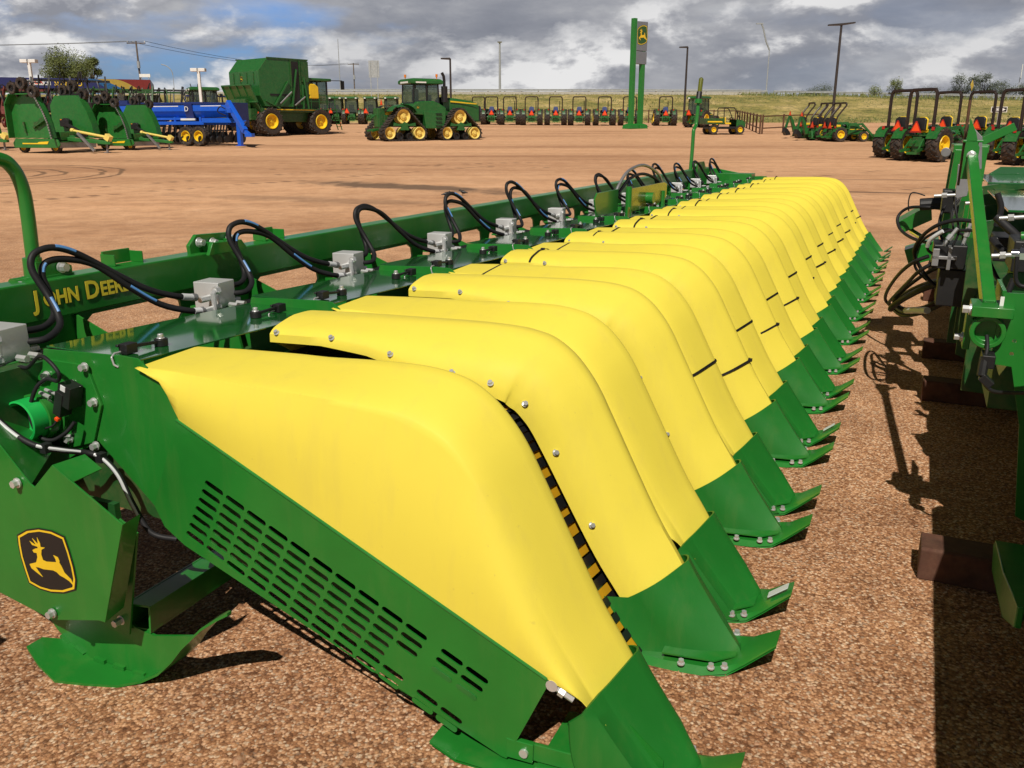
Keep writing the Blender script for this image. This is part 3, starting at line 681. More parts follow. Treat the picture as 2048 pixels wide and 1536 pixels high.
# aluminium valve blocks with fittings
vb = MB(); vb.box((-2.735, 0.985, 1.035), (0.125, 0.115, 0.115), Matrix.Rotation(0.12, 3, 'Z'))
block = vb.build('valve_block', M['alu'], H, bevel=0.003)
fb = MB()
fb.cyl((-2.66, 0.93, 1.065), (-2.66, 0.905, 1.065), 0.017, 6); fb.tube([(-2.66, 0.91, 1.065), (-2.65, 0.885, 1.055), (-2.645, 0.885, 1.0), (-2.645, 0.885, 0.985)], 0.011, 8)
fb.cyl((-2.70, 0.935, 1.03), (-2.70, 0.86, 1.03), 0.014, 6); fb.cyl((-2.655, 0.925, 0.995), (-2.655, 0.83, 0.99), 0.013, 6)
fb.cyl((-2.645, 1.02, 0.995), (-2.60, 1.02, 0.995), 0.012, 6); fb.cyl((-2.645, 0.975, 0.995), (-2.60, 0.975, 0.995), 0.012, 6)
fb.cyl((-2.75, 1.035, 1.03), (-2.75, 1.08, 1.02), 0.014, 6); fb.cyl((-2.70, 1.035, 1.0), (-2.70, 1.09, 0.995), 0.014, 6)
fit = fb.build('hydraulic_fitting', M['zinc'], None, smooth=40); fit.parent = block
pb = MB(); pb.prism([(-2.86, 0.78), (-2.60, 0.78), (-2.645, 0.985), (-2.80, 0.985)], (0, 0.99, 0), (1, 0, 0), (0, 0, 1), 0.012); pb.bp((-2.83, 0.93, 0.972), (-2.64, 1.05, 0.982))
pb.cur = 1; pb.cyl((-2.66, 1.08, 0.94), (-2.66, 1.20, 0.94), 0.055, 14)
pedestal = pb.build('block_bracket', [M['green'], M['black']], H)
def hose_pts(shift, far_):
    if shift < 0.02: return [(-2.70, 1.035, 1.03), (-2.66, 1.093, 1.031), (-2.70, 1.183, 1.05), (-2.74, 1.217, 1.085), (-2.79, 1.225, 1.152), (-2.83, 1.212, 1.232), (-2.84, 1.22, 1.278), (-2.84, 1.252, 1.303), (-2.83, 1.314, 1.308), (-2.81, 1.398, 1.272), (-2.77, 1.552, 1.163), (-2.74, 1.64, 1.106), (-2.71, 1.736, 1.068), (-2.70, 1.84, 1.045)]
    return [(-2.74, 1.035, 1.06), (-2.74, 1.149, 1.053), (-2.78, 1.231, 1.078), (-2.82, 1.257, 1.144), (-2.84, 1.253, 1.216), (-2.84, 1.276, 1.258), (-2.83, 1.348, 1.262), (-2.80, 1.449, 1.228), (-2.76, 1.562, 1.127), (-2.72, 1.663, 1.047), (-2.67, 1.76, 1.006), (-2.655, 1.83, 0.995)]
def hose_mesh(shift, var):
    r_ = random.Random(var * 5 + int(shift * 100)); P0 = hose_pts(shift, 0); n_ = len(P0)
    dz, du, dv = r_.uniform(-.05, .035), r_.uniform(-.03, .035), r_.uniform(-.02, .02)
    if var == 0: dz = du = dv = 0
    P0 = [(a + dv * math.sin(math.pi * k / (n_ - 1)) ** 2, b_ + du * math.sin(math.pi * k / (n_ - 1)) ** 2, c + dz * math.sin(math.pi * k / (n_ - 1)) ** 2) for k, (a, b_, c) in enumerate(P0)]
    m_ = MB(); P = catmull(P0, 7); m_.tube(P, 0.0125, 8)
    m_.cur = 1; m_.tube(P[-6:], 0.0142, 8)
    m_.cur = 2; q_ = r_.randint(18, 30)
    if var != 2: m_.tube([p + Vector((0.009, 0, 0.003)) for p in P[q_:q_ + 6]], 0.0062, 6); m_.tube([p + Vector((0.006, -0.003, 0.006)) for p in P[56 + var:63 + var]], 0.0075, 6)
    m_.cur = 3; m_.tube(P[-3:], 0.0165, 8); m_.tube(P[:3], 0.0165, 8)
    return m_
HM = [M['hose'], M['label'], M['bluetape'], M['steel']]
hoses_ = [[hose_mesh(sh, v_).build('hydraulic_hose', HM, H, smooth=50) for sh in (0.0, 0.055)] for v_ in range(4)]
hose1, hose2 = hoses_[0]
def tie_mesh(kind, vq):
    f = sect_b if kind == 'b' else sect_a
    i = min(range(NH), key=lambda k: abs(PC[k][0] - vq)); A = f(i, 0.003); m_ = MB()
    nx, nz = nrm_at(i); t = Vector((nz, 0, -nx)) * 0.006
    pts = [Vector(p) for p in A[(2 if kind == 'b' else 0):(-2 if kind == 'b' else -1)]]
    if kind == 'a' and vq > -1.5: pts = [Vector((pts[0].x - 0.06, pts[0].y - 0.02, pts[0].z - 0.03))] + pts
    m_.loft([[p - t, p + t, p + t + Vector((nx, 0, nz)) * 0.003, p - t + Vector((nx, 0, nz)) * 0.003] for p in pts], True, True)
    h = pts[len(pts) * 2 // 3] if kind == 'b' else pts[len(pts) * 2 // 3]
    m_.box(h, (0.02, 0.022, 0.016)); return m_
tieA1 = tie_mesh('a', -0.80).build('cable_tie', M['black'], H); tieA2 = tie_mesh('a', -1.95).build('cable_tie', M['black'], H)
tieB1 = tie_mesh('b', -0.74).build('cable_tie', M['black'], H); tieB2 = tie_mesh('b', -1.93).build('cable_tie', M['black'], H)
for k in range(NU):
    y = U0 + k
    hoods = {}
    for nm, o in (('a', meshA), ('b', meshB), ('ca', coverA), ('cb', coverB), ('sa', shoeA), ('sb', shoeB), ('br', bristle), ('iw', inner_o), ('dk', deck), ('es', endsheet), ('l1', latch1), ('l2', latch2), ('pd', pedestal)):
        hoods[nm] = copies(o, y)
    if k == 0: block.location.y = y
    else:
        c = block.copy(); C.objects.link(c); c.location.y = y
        d = fit.copy(); C.objects.link(d); d.parent = c
    if k < NU - 1:
        for o in hoses_[(0, 2, 1, 3)[k % 4]]: copies(o, y)
    if k >= 2 and k < NU:
        copies(tieA1, y); copies(tieA2, y); copies(tieB1, y); copies(tieB2, y)
    for q in bolt_v:
        p, i = pt_b(q, 0.35); n_ = Vector((nrm_at(i)[0], -0.75, nrm_at(i)[1]))
        if k < 3:
            w = MB(); w.bolt(p, n_, 0.0085, 0.013); w.build('bolt', M['zinc'], hoods['b'], smooth=40)
        else: rest.bolt(p + Vector((0, y, 0)), n_, 0.0085, 0.013)
        if q < -1.7:
            p, n_, i = pt_a(q)
            if k < 3:
                w = MB(); w.bolt(p, n_, 0.0085, 0.016); w.build('bolt', M['zinc'], hoods['a'], smooth=40)
            else: rest.bolt(p + Vector((0, y, 0)), n_, 0.0085, 0.016)
tag(rest.build('bolts', M['zinc'], H, smooth=40), kind='stuff')
# one more block and pair of hoses at the near end, and the far end sheet
c = block.copy(); C.objects.link(c); c.location.y = U0 - 1; d = fit.copy(); C.objects.link(d); d.parent = c
for o in (hose1, hose2, pedestal):
    c = o.copy(); C.objects.link(c); c.location.y = U0 - 1
c = endsheet.copy(); C.objects.link(c); c.location.y = U0 + NU
# rear toolbar with lettering, and the cut-out sheet below it
mb = MB(); mb.bp((-3.04, 1.0, 1.03), (-2.93, 13.6, 1.178))
beam = mb.build('rear_beam', M['green'], H, bevel=0.006)
FT = lambda u, z: frame((-2.928, u, z), (0, 1, 0), (0, 0, 1))
for body, u, sz in (('J', 2.128, 0.096), ('OHN', 2.168, 0.078), ('D', 2.352, 0.098), ('EERE', 2.424, 0.078)):
    z = 1.082 if len(body) > 1 else 1.080
    sx = 0.86 if len(body) > 1 else 0.92
    text('lettering', body, sz, M['black'], beam, FT(u, z) , 0.0042, 0.0004, sx=sx)
    text('lettering', body, sz, M['letter'], beam, frame((-2.9268, u, z), (0, 1, 0), (0, 0, 1)), 0.0024, 0.0004, sx=sx)
holes = []
for k in range(-1, NU):
    a = U0 + k
    holes.append([(a + .56, .80), (a + .50, .88), (a + .50, .99), (a + .53, 1.012), (a + .98 - .04, 1.012), (a + .99, .985), (a + 1.0, .93), (a + .94, .86), (a + .80, .80)])
    holes.append([(a + .17, .83), (a + .12, .90), (a + .14, .96), (a + .19, .965), (a + .38, .86), (a + .36, .83)])
mtx = frame((-2.955, 0, 0), (0, 1, 0), (0, 0, 1))
plate('rear_sheet', [(1.0, 0.55), (13.6, 0.55), (13.6, 1.032), (1.0, 1.032)], holes, 0.012, M['green'], H, mtx)
mb = MB()
for k in range(-1, NU):
    a = U0 + k
    mb.prism([(-2.945, 1.03), (-2.945, 0.75), (-2.60, 0.80), (-2.60, 0.90)], (0, a + 0.45, 0), (1, 0, 0), (0, 0, 1), 0.008)
    mb.prism([(-2.945, 0.93), (-2.945, 0.75), (-2.56, 0.70), (-2.56, 0.95)], (0, a + 0.06, 0), (1, 0, 0), (0, 0, 1), 0.008)
mb.build_each('gusset', M['green'], H)
mb = MB(); mb.bp((-2.62, 1.7, 0.58), (-2.50, 13.7, 0.70)); mb.bp((-2.14, 1.9, 0.885), (-2.10, 13.7, 0.90)); mb.build_each('cross_tube', M['dgreen'], H)
mb = MB()
for a in (2.62, 3.55):
    mb.bp((-3.05, a - .07, 1.178), (-3.04, a + .07, 1.235)); mb.bp((-3.05, a - .075, 1.178), (-2.97, a - .068, 1.225)); mb.bp((-3.05, a + .068, 1.178), (-2.97, a + .075, 1.225))
mb.build_each('beam_bracket', M['green'], H, bevel=0.002)
def lug(u0, nm='hinge_lug'):
    m_ = MB()
    m_.prism([(-.14, 0), (.14, 0), (.17, -.06), (.15, .03), (.10, .085), (-.12, .095), (-.17, .05), (-.16, -.04)], (-2.99, u0, 1.165), (0, 1, 0), (0, 0, 1), 0.02)
    m_.prism([(-.13, 0), (.13, 0), (.09, .05), (-.10, .055)], (-2.915, u0, 1.17), (0, 1, 0), (0, 0, 1), 0.02)
    for w in (-.09, -.02, .05): m_.bp((-2.99, u0 + w, 1.17), (-2.91, u0 + w + .014, 1.225))
    m_.cur = 1
    for w, z in ((-.115, 1.225), (-.03, 1.215), (.08, 1.225), (.10, 1.14)): m_.bolt((-2.965, u0 + w, z), (1, 0, 0), 0.017, 0.03)
    return m_.build(nm, [M['green'], M['zinc']], H, smooth=30, bevel=0.002)
lug(3.13); l2 = lug(12.9)
mb = MB(); mb.prism([(-.2, -.2), (.4, -.2), (.4, -.02), (.2, .12), (-.2, .12)], (-2.90, 12.75, 1.16), (0, 1, 0), (0, 0, 1), 0.02); mb.build('end_bracket', M['green'], H)
mb = MB(); mb.bp((-2.9, 13.3, 0.9), (-2.25, 13.6, 1.10)); mb.prism([(0, 0), (.7, 0), (.66, .06), (.1, .16), (0, .16)], (-2.93, 13.62, 1.0), (1, 0, 0), (0, 0, 1), 0.012); mb.build_each('end_trough', M['green'], H, bevel=0.004)
# bent marker pipes at both ends
pipe = MB(); pipe.tube(catmull([(-3.02, 2.215, 1.12), (-3.02, 2.222, 1.3), (-3.02, 2.226, 1.42), (-3.02, 2.222, 1.51), (-3.02, 2.195, 1.585), (-3.02, 2.13, 1.622), (-3.02, 1.9, 1.64)], 6), 0.0255, 14)
pipe.cyl((-3.02, 2.212, 1.175), (-3.02, 2.216, 1.255), 0.034, 16); pipe.cyl((-3.02, 2.12, 1.165), (-3.02, 2.20, 1.165), 0.025, 12); pipe.bp((-3.06, 2.19, 1.17), (-2.97, 2.35, 1.185)); pipe.prism([(0, 0), (.15, 0), (.15, .03), (.10, .06), (0, .06)], (-2.99, 2.2, 1.18), (0, 1, 0), (0, 0, 1), 0.01)
pm = pipe.build('marker_pipe', M['green'], H, smooth=40)
mb = MB(); mb.bolt((-2.975, 2.30, 1.21), (1, 0, 0), 0.016, 0.03); mb.bolt((-2.985, 2.13, 1.165), (0, -1, 0), 0.012, 0.02); mb.build_each('bolt', M['zinc'], pm, smooth=40)
pipe = MB(); pipe.tube(catmull([(-3.02, 12.72, 1.15), (-3.02, 12.76, 1.45), (-3.02, 12.77, 1.68), (-3.02, 12.80, 1.73), (-3.02, 12.88, 1.77), (-3.02, 12.92, 1.82), (-3.02, 12.97, 2.10)], 6), 0.026, 12); pipe.cyl((-3.02, 12.96, 2.08), (-3.02, 12.97, 2.14), 0.055, 10)
pm = pipe.build('marker_pipe', M['green'], H, smooth=40)
mb = MB(); mb.cyl((-3.02, 12.97, 2.14), (-3.02, 13.0, 2.24), 0.04, 10); mb.build('marker_clamp', M['black'], pm)
mb = MB(); mb.tube([(-3.02, 13.0, 2.22), (-3.02, 13.03, 2.33), (-3.02, 13.06, 2.42), (-3.02, 13.065, 2.44)], [0.032, 0.034, 0.034, 0.012], 10); mb.build('marker_reflector', M['olive'], pm, smooth=40)
# cleaning attachment standing on the middle rows
mb = MB(); mb.prism([(0, 0), (.55, 0), (.55, .19), (.0, .19), (-.06, .14)], (-2.36, 6.75, 1.04), (0, 1, 0), (0, 0, 1), 0.012)
br_ = mb.build('attachment_bracket', M['green'], H, bevel=0.002)
mb = MB(); mb.prism([(0, 0.05), (0.05, 0), (.9, .0), (1.25, .05), (1.25, .18), (1.15, .2), (.1, .2), (0, .16)], (-2.28, 7.35, 1.03), (0, 1, 0), (0, 0, 1), 0.012)
mb.prism([(0, 0), (.1, 0), (.1, .16), (0, .16)], (-2.26, 7.3, 0.92), (0, 1, 0), (0, 0, 1), 0.012); mb.build('attachment_plate', M['olive'], br_, bevel=0.002)
mb = MB(); mb.cyl((-2.27, 7.35, 0.92), (-2.27, 7.35, 1.25), 0.028, 12); mb.cyl((-2.27, 8.45, 0.95), (-2.27, 8.45, 1.15), 0.028, 12); mb.cyl((-2.28, 7.9, 1.12), (-2.20, 7.9, 1.12), 0.05, 12); mb.build_each('attachment_post', M['green'], br_, smooth=40)
for i, r in enumerate((0.0, 0.05)):
    mb = MB(); mb.tube(catmull([(-2.45, 7.2, 1.10), (-2.45, 7.45, 1.12), (-2.44, 7.6 + r, 1.25 - r), (-2.42, 7.8 + r, 1.36 - r * 1.4), (-2.38, 8.15, 1.40 - r * 1.6), (-2.33, 8.5 - r, 1.30 - r), (-2.3, 8.62 - r, 1.14)], 6), 0.014, 8)
    mb.build('attachment_hose', M['steel'] if i == 0 else M['hose'], br_, smooth=50)

mb = MB(); mb.prism([(-2.62, .50), (-2.05, .475), (-1.0, .085), (-.95, .17), (-1.9, .64), (-2.62, .80)], (0, 13.75, 0), (1, 0, 0), (0, 0, 1), 11.85); mb.build('underside_shade_floor', M['dgreen'], H)  # solid underside added to block the sun and fill the shadow below
mb = MB(); mb.box((-.295, 2.98, .098), (.085, .040, .003), Matrix.Rotation(-.68, 3, 'Y')); mb.box((-.305, 4.985, .096), (.07, .034, .003), Matrix.Rotation(-.68, 3, 'Y')); mb.build_each('paper_label', M['label'], H)
# near end: perforated side panel, end gear, shield and skid
slots = []
o0 = Vector((-1.859, 0.663)); ca = (Vector((-1.230, 0.382)) - o0) / 8; rb = (Vector((-1.961, 0.472)) - o0) / 6
du = ca.normalized()
for c_ in range(14):
    for r_ in range(7):
        if c_ == 9 and 3 <= r_ <= 4: continue
        if c_ == 10 or (c_ == 11 and 0 <= r_ <= 6 and False): continue
        if c_ >= 11 and r_ in (2, 3, 4) : continue
        if c_ == 13: continue
        q = o0 + ca * (c_ if c_ < 10 else c_ - 0.55) + rb * r_
        slots.append(stadium(q, du, 0.0275, 0.0100))
mtx = frame((0, 1.853, 0), (1, 0, 0), (0, 0, 1))
plate('side_panel', [(-1.984, 0.866), (-0.749, 0.309), (-0.742, 0.300), (-0.868, 0.016), (-0.885, 0.018), (-2.009, 0.437), (-2.088, 0.487), (-2.122, 0.555)], slots, 0.005, M['green'], H, mtx)
mb = MB()
a, b = Vector((-1.984, 1.853, 0.866)), Vector((-0.749, 1.853, 0.309))
mb.tube([a, b], 0.006, 8); mb.bar(a + Vector((0, 0.012, 0.0)), b + Vector((0, 0.012, 0.0)), 0.022, 0.005); mb.build('panel_flange', M['green'], H, smooth=40)
# blanked slots, scratched
mb = MB()
for c_ in (11, 12):
    q = o0 + ca * (c_ - 0.55) + rb * 2; poly = stadium(q, du, 0.0270, 0.0080); mb.prism(poly, (0, 1.8495, 0), (1, 0, 0), (0, 0, 1), 0.0012)
mb.build_each('blanked_slot', M['fgreen'], H)
# lower skid of the side panel, nose brace and catch
mb = MB(); mb.loft([[(-1.09, 1.80, 0.035), (-1.09, 1.88, 0.035)], [(-1.0, 1.79, 0.012), (-1.0, 1.90, 0.012)], [(-0.86, 1.80, 0.006), (-0.86, 1.90, 0.006)], [(-0.74, 1.82, 0.010), (-0.74, 1.90, 0.010)]], False)
mb.loft([[(-1.09, 1.80, 0.029), (-1.09, 1.88, 0.029)], [(-1.0, 1.79, 0.004), (-1.0, 1.90, 0.004)], [(-0.86, 1.80, 0.0), (-0.86, 1.90, 0.0)], [(-0.74, 1.82, 0.004), (-0.74, 1.90, 0.004)]], False)
mb.build('panel_skid', [M['green']], H)
mb = MB(); mb.bar((-0.875, 1.862, 0.055), (-0.40, 1.90, 0.045), 0.012, 0.055); mb.bar((-0.87, 1.855, 0.055), (-0.79, 1.862, 0.052), 0.014, 0.062); mb.build('nose_brace', M['green'], H, bevel=0.002)
mb = MB(); mb.cyl((-0.815, 1.845, 0.052), (-0.815, 1.856, 0.052), 0.013, 14); mb.cyl((-0.735, 1.85, 0.293), (-0.735, 1.875, 0.293), 0.017, 14); mb.cyl((-0.735, 1.862, 0.29), (-0.675, 1.862, 0.262), 0.010, 8); mb.cyl((-0.715, 1.862, 0.281), (-0.70, 1.862, 0.274), 0.016, 6); mb.build_each('catch_bolt', M['zinc'], H, smooth=40)
mb = MB(); mb.prism([(-0.735, 0.285), (-0.60, 0.235), (-0.44, 0.10), (-0.44, 0.04), (-0.62, 0.20), (-0.72, 0.225)], (0, 1.93, 0), (1, 0, 0), (0, 0, 1), 0.006); mb.build('nose_bracket', M['green'], H)
# end gear on the end sheet
mb = MB(); mb.prism([(-2.60, .78), (-2.47, .70), (-2.36, .735), (-2.30, .87), (-2.345, 1.0), (-2.52, 1.0), (-2.585, .93)], (0, 1.858, 0), (1, 0, 0), (0, 0, 1), 0.010); mb.build('gear_cover', M['green'], H, bevel=0.002)
cc = Vector((-2.545, 1.85, 0.815))
mb = MB(); mb.lathe([(0.0, 0.070), (-0.115, 0.070), (-0.118, 0.064), (-0.112, 0.058), (-0.06, 0.056), (-0.055, 0.0)], cc, (0, 1, 0), 32); g = mb.build('port_cap', M['cap'], H, smooth=40)
mb = MB(); mb.lathe([(-0.03, 0.071), (-0.032, 0.078), (-0.062, 0.078), (-0.064, 0.071)], cc, (0, 1, 0), 32); mb.build('clamp_band', M['green'], g, smooth=40)
mb = MB(); mb.lathe([(0.0, 0.085), (-0.018, 0.085), (-0.018, 0.07)], cc, (0, 1, 0), 32); mb.build('port_flange', M['green'], g, smooth=40)
mb = MB(); mb.cyl(cc + Vector((0.03, -0.05, 0.085)), cc + Vector((0.075, -0.05, 0.075)), 0.007, 8); mb.cyl(cc + Vector((0.03, -0.03, 0.09)), cc + Vector((0.085, -0.03, 0.08)), 0.006, 8); mb.build_each('clamp_bolt', M['zinc'], g, smooth=40)
sen = MB(); sen.box((-2.395, 1.815, 0.905), (0.055, 0.05, 0.075), Matrix.Rotation(0.3, 3, 'Y')); sen.box((-2.425, 1.81, 0.875), (0.034, 0.045, 0.085), Matrix.Rotation(0.35, 3, 'Y')); sen.cur = 1; sen.cyl((-2.44, 1.80, 0.825), (-2.44, 1.785, 0.822), 0.008, 10); sen.cur = 2; sen.box((-2.39, 1.789, 0.932), (0.022, 0.003, 0.02), Matrix.Rotation(0.3, 3, 'Y'))
sen.build('speed_sensor', [M['black'], M['orange'], M['label']], H, bevel=0.003)
for nm, pts, r in (('sensor_cable', [(-2.66, 1.80, 0.93), (-2.60, 1.80, 0.975), (-2.54, 1.79, 0.985), (-2.47, 1.785, 1.03), (-2.42, 1.78, 1.02), (-2.385, 1.78, 0.985), (-2.41, 1.79, 0.955), (-2.46, 1.79, 0.955), (-2.50, 1.775, 0.92), (-2.525, 1.76, 0.84), (-2.50, 1.76, 0.77), (-2.455, 1.77, 0.755), (-2.41, 1.79, 0.78), (-2.385, 1.81, 0.815)], 0.0065),
                   ('sensor_lead', [(-2.44, 1.79, 0.82), (-2.455, 1.78, 0.80), (-2.50, 1.77, 0.79), (-2.53, 1.78, 0.815)], 0.0035),
                   ('wiring_harness', [(-2.82, 1.72, 0.97), (-2.66, 1.70, 0.87), (-2.52, 1.68, 0.81), (-2.43, 1.69, 0.77), (-2.37, 1.74, 0.745), (-2.33, 1.80, 0.72), (-2.29, 1.82, 0.70), (-2.24, 1.83, 0.645), (-2.20, 1.835, 0.55), (-2.14, 1.84, 0.46), (-2.06, 1.87, 0.44)], 0.0095)):
    mb = MB(); P = catmull(pts, 7); mb.tube(P, r, 8); mats = [M['hose'], M['label']]
    if nm == 'wiring_harness':
        mb.cur = 1; off = Vector((0.002, -0.006, 0.004)); mb.tube([p + off for p in P[4:18]], 0.0055, 6); mb.tube([p + off for p in P[22:34]], 0.0055, 6); mb.tube([p + off for p in P[38:60]], 0.0055, 6)
        mb.cur = 0
        for q in (24, 41): mb.box(P[q], (0.026, 0.026, 0.03))
    mb.build(nm, mats, H, smooth=50)
mb = MB()
for v_, z_ in ((-2.345, .995), (-2.325, .88), (-2.465, .735), (-2.53, .945), (-2.415, .93), (-2.345, .728)): mb.bolt((v_, 1.846, z_), (0, -1, 0), 0.0115, 0.02)
mb.build_each('bolt', M['zinc'], H, smooth=40)
# shield with the badge, its flanges, skid and stay
SH = 1.575
out = [(-2.75, .93), (-2.535, 0.885), (-2.446, 0.834), (-2.311, 0.703), (-2.295, 0.695), (-2.20, 0.782), (-1.942, 0.643), (-2.075, 0.294), (-2.10, 0.294), (-2.315, 0.241), (-2.55, 0.281), (-2.75, 0.34)]
mb = MB(); mb.prism(out, (0, SH, 0), (1, 0, 0), (0, 0, 1), -0.005); shield = mb.build('end_shield', M['green'], H, bevel=0.001)
badge(shield, frame((-2.2915, SH - 0.0015, 0.4535), (1, 0, 0), (0, 0, 1)), 0.223)
mb = MB(); F_ = [(-2.75, SH, .93), (-2.535, SH, .885), (-2.446, SH, .834), (-2.311, SH, .703), (-2.503, 1.81, .714), (-2.762, 1.87, .819), (-2.829, 1.90, .98), (-3.018, 1.95, 1.139), (-3.05, 1.7, 1.1)]
n_ = len(F_); fl = [(2, 3, 4), (1, 2, 4, 5), (1, 5, 6, 0), (0, 6, 7, 8)]
mb.add(F_ + [(x, y + .004, z - .003) for x, y, z in F_], fl + [tuple(i + n_ for i in f[::-1]) for f in fl]); mb.build('shield_flap', M['green'], shield)
mb = MB(); mb.prism([(0, 0), (.293, 0), (.275, .105), (.02, .105)], (-2.2, SH + 0.003, 0.782), (0.258, 0, -0.139), (0, 1, 0), -0.004)
mb.add([(-1.942, SH, 0.643), (-2.075, SH, 0.294), (-2.085, SH + 0.08, 0.30), (-1.96, SH + 0.08, 0.64)], [(0, 1, 2, 3)])
mb.build('shield_flange', M['green'], shield)
mb = MB()
for v_, z_ in ((-2.50, .82), (-2.36, .70), (-2.30, .272)): mb.bolt((v_, SH - 0.004, z_), (0, -1, 0), 0.012, 0.02)
mb.build_each('bolt', M['zinc'], shield, smooth=40)
st = MB(); st.prism([(-2.10, 0.58), (-2.03, 0.545), (-2.125, 0.17), (-2.21, 0.17)], (0, 1.70, 0), (1, 0, 0), (0, 0, 1), 0.008); st.cur = 1
for v_, z_ in ((-2.085, .50), (-2.12, .35), (-2.155, .215)): st.bolt((v_, 1.70, z_), (0, -1, 0), 0.0125, 0.035)
st.bolt((-2.26, 1.715, .235), (0, -1, 0), 0.0125, 0.025); st.build('skid_post', [M['green'], M['zinc']], H, bevel=0.001)
tb = MB(); q0, q1 = Vector((-2.10, 1.72, 0.225)), Vector((-2.22, 2.35, 0.15)); x_ = (q1 - q0).normalized()
for s_, off in ((0.09, 0.0),):
    for dy, dz, w_, h_ in ((0, .042, .09, .006), (0, -.042, .09, .006), (.042, 0, .006, .09), (-.042, 0, .006, .09)):
        tb.bar(q0 + Vector((dy, 0, dz)), q1 + Vector((dy, 0, dz)), w_, h_)
tb.build('square_tube', M['green'], H)
sk = MB()
ST = [(-2.505, .07, 1.60, 1.66), (-2.44, .03, 1.585, 1.74), (-2.356, .0, 1.575, 1.79), (-2.25, .0, 1.605, 1.80), (-2.15, .0, 1.64, 1.81), (-2.09, .008, 1.680, 1.82), (-2.02, .05, 1.69, 1.82), (-1.96, .11, 1.695, 1.82), (-1.912, .17, 1.70, 1.81), (-1.826, .256, 1.705, 1.79), (-1.76, .305, 1.708, 1.76), (-1.72, .33, 1.712, 1.73)]
sk.loft([[(a, n_, z), (a, f_, z), (a, f_, z + .009), (a, n_, z + .009)] for a, z, n_, f_ in ST], True, True)
sk.prism([(-2.50, .075), (-2.40, .010), (-2.08, .012), (-2.0, .07), (-1.93, .155), (-1.87, .22), (-2.04, .175), (-2.12, .185), (-2.18, .225), (-2.20, .29), (-2.42, .29), (-2.53, .11)], (0, 1.715, 0), (1, 0, 0), (0, 0, 1), -.010)
for q0_, q1_ in (((-2.48, .06), (-2.45, .035)), ((-2.42, .03), (-2.38, .012)), ((-2.33, .012), (-2.28, .012)), ((-2.24, .012), (-2.19, .012)), ((-2.15, .012), (-2.10, .014))): sk.bar((q0_[0], 1.712, q0_[1] + .004), (q1_[0], 1.712, q1_[1] + .004), .016, .012)
sk.build('end_skid', M['green'], H, smooth=35)
mb = MB(); mb.bp((-2.62, 1.70, 0.42), (-2.12, 1.72, 0.62)); mb.bp((-2.75, 1.6, 0.5), (-2.58, 2.2, 0.98)); mb.bp((-2.08, 1.88, 0.45), (-2.04, 2.6, 0.60)); mb.build_each('end_frame', M['dgreen'], H)
# ================================================================== the machine cut off by the right edge of the photograph (same local axes as the header)
side = empty('folded_implement', (0, 0, 0), -YAW, 'green machine with hanging black hoses and sloping lift arm, cut off at the right edge', 'implement')
S_ = side
mb = MB(); mb.bar((0.295, 3.72, 1.07), (0.217, 4.98, 1.60), 0.046, 0.056); mb.build('lift_arm', M['green'], S_, bevel=0.004)
mb = MB(); mb.prism([(-.034, -.10), (.028, -.10), (.032, .05), (.024, .065), (.008, .12), (-.026, .19), (-.034, .05)], (0.215, 4.95, 1.585), (1, 0, 0), (0, 0, 1), 0.02)
mb.prism([(-.030, -.10), (.028, -.10), (.030, .05), (-.030, .06)], (0.215, 5.04, 1.62), (1, 0, 0), (0, 0, 1), 0.02); mb.bp((0.17, 4.93, 1.66), (0.26, 5.06, 1.672))
mb.cur = 1; mb.bolt((0.215, 4.925, 1.60), (0, -1, 0), 0.016, 0.02)
mb.build('arm_bracket', [M['green'], M['zinc']], S_, bevel=0.003)
mb = MB(); mb.cyl((0.178, 5.0, 1.45), (0.178, 5.0, 1.86), 0.006, 8); mb.build('depth_rod', M['rust'], S_)
mb = MB(); mb.lathe([(0, .062), (-.10, .062), (-.10, .045), (-.05, .043), (-.05, 0)], (0.30, 3.74, 0.985), (0, 1, 0), 24); mb.bp((0.235, 3.62, 1.045), (0.375, 3.80, 1.085)); mb.bp((0.225, 3.70, 0.90), (0.25, 3.80, 1.05))
mb.build('pivot_boss', M['green'], S_, smooth=40, bevel=0.003)
mb = MB(); mb.bolt((0.235, 3.66, 1.065), (-1, 0, 0), 0.016, 0.03); mb.bolt((0.225, 3.74, 0.94), (-1, 0, 0), 0.014, 0.03); mb.build_each('pivot_bolt', M['zinc'], S_, smooth=40)
hl = [[(.37 + .035 * math.cos(t) * .25, z + .010 * math.sin(t)) for t in [2 * math.pi * k / 12 for k in range(12)]] for z in ()]
def circ(x, z, r, n=12): return [(x + r * math.cos(2 * math.pi * k / n), z + r * math.sin(2 * math.pi * k / n)) for k in range(n)]
plate('end_plate', [(.335, 1.135), (.90, 1.14), (.90, .62), (.46, .62), (.40, .855), (.325, .86)], [circ(.395, .955, .008), circ(.393, .905, .008)], 0.012, M['green'], S_, frame((0, 3.68, 0), (1, 0, 0), (0, 0, 1)))
mb = MB(); mb.bp((0.332, 3.69, 1.0), (0.345, 3.98, 1.14)); mb.bp((0.9, 3.69, .62), (.92, 4.4, 1.14)); mb.build_each('end_plate_flange', M['green'], S_)
mb = MB(); mb.bp((.327, 3.672, 1.04), (.340, 3.674, 1.12)); mb.build('warning_label', M['white'], S_)
mb = MB(); mb.bp((0.36, 3.9, 0.62), (0.52, 12.2, 0.80)); mb.bp((0.75, 3.9, 0.95), (0.95, 12.2, 1.10)); mb.bp((1.5, -1.0, 0.6), (1.7, 12.2, 0.8))
for a in (4.6, 5.9, 7.2, 8.5, 9.8, 11.1): mb.prism([(.30, .50), (1.5, .45), (1.5, 1.0), (.95, 1.18), (.42, 1.08), (.30, .90)], (0, a, 0), (1, 0, 0), (0, 0, 1), 0.02)
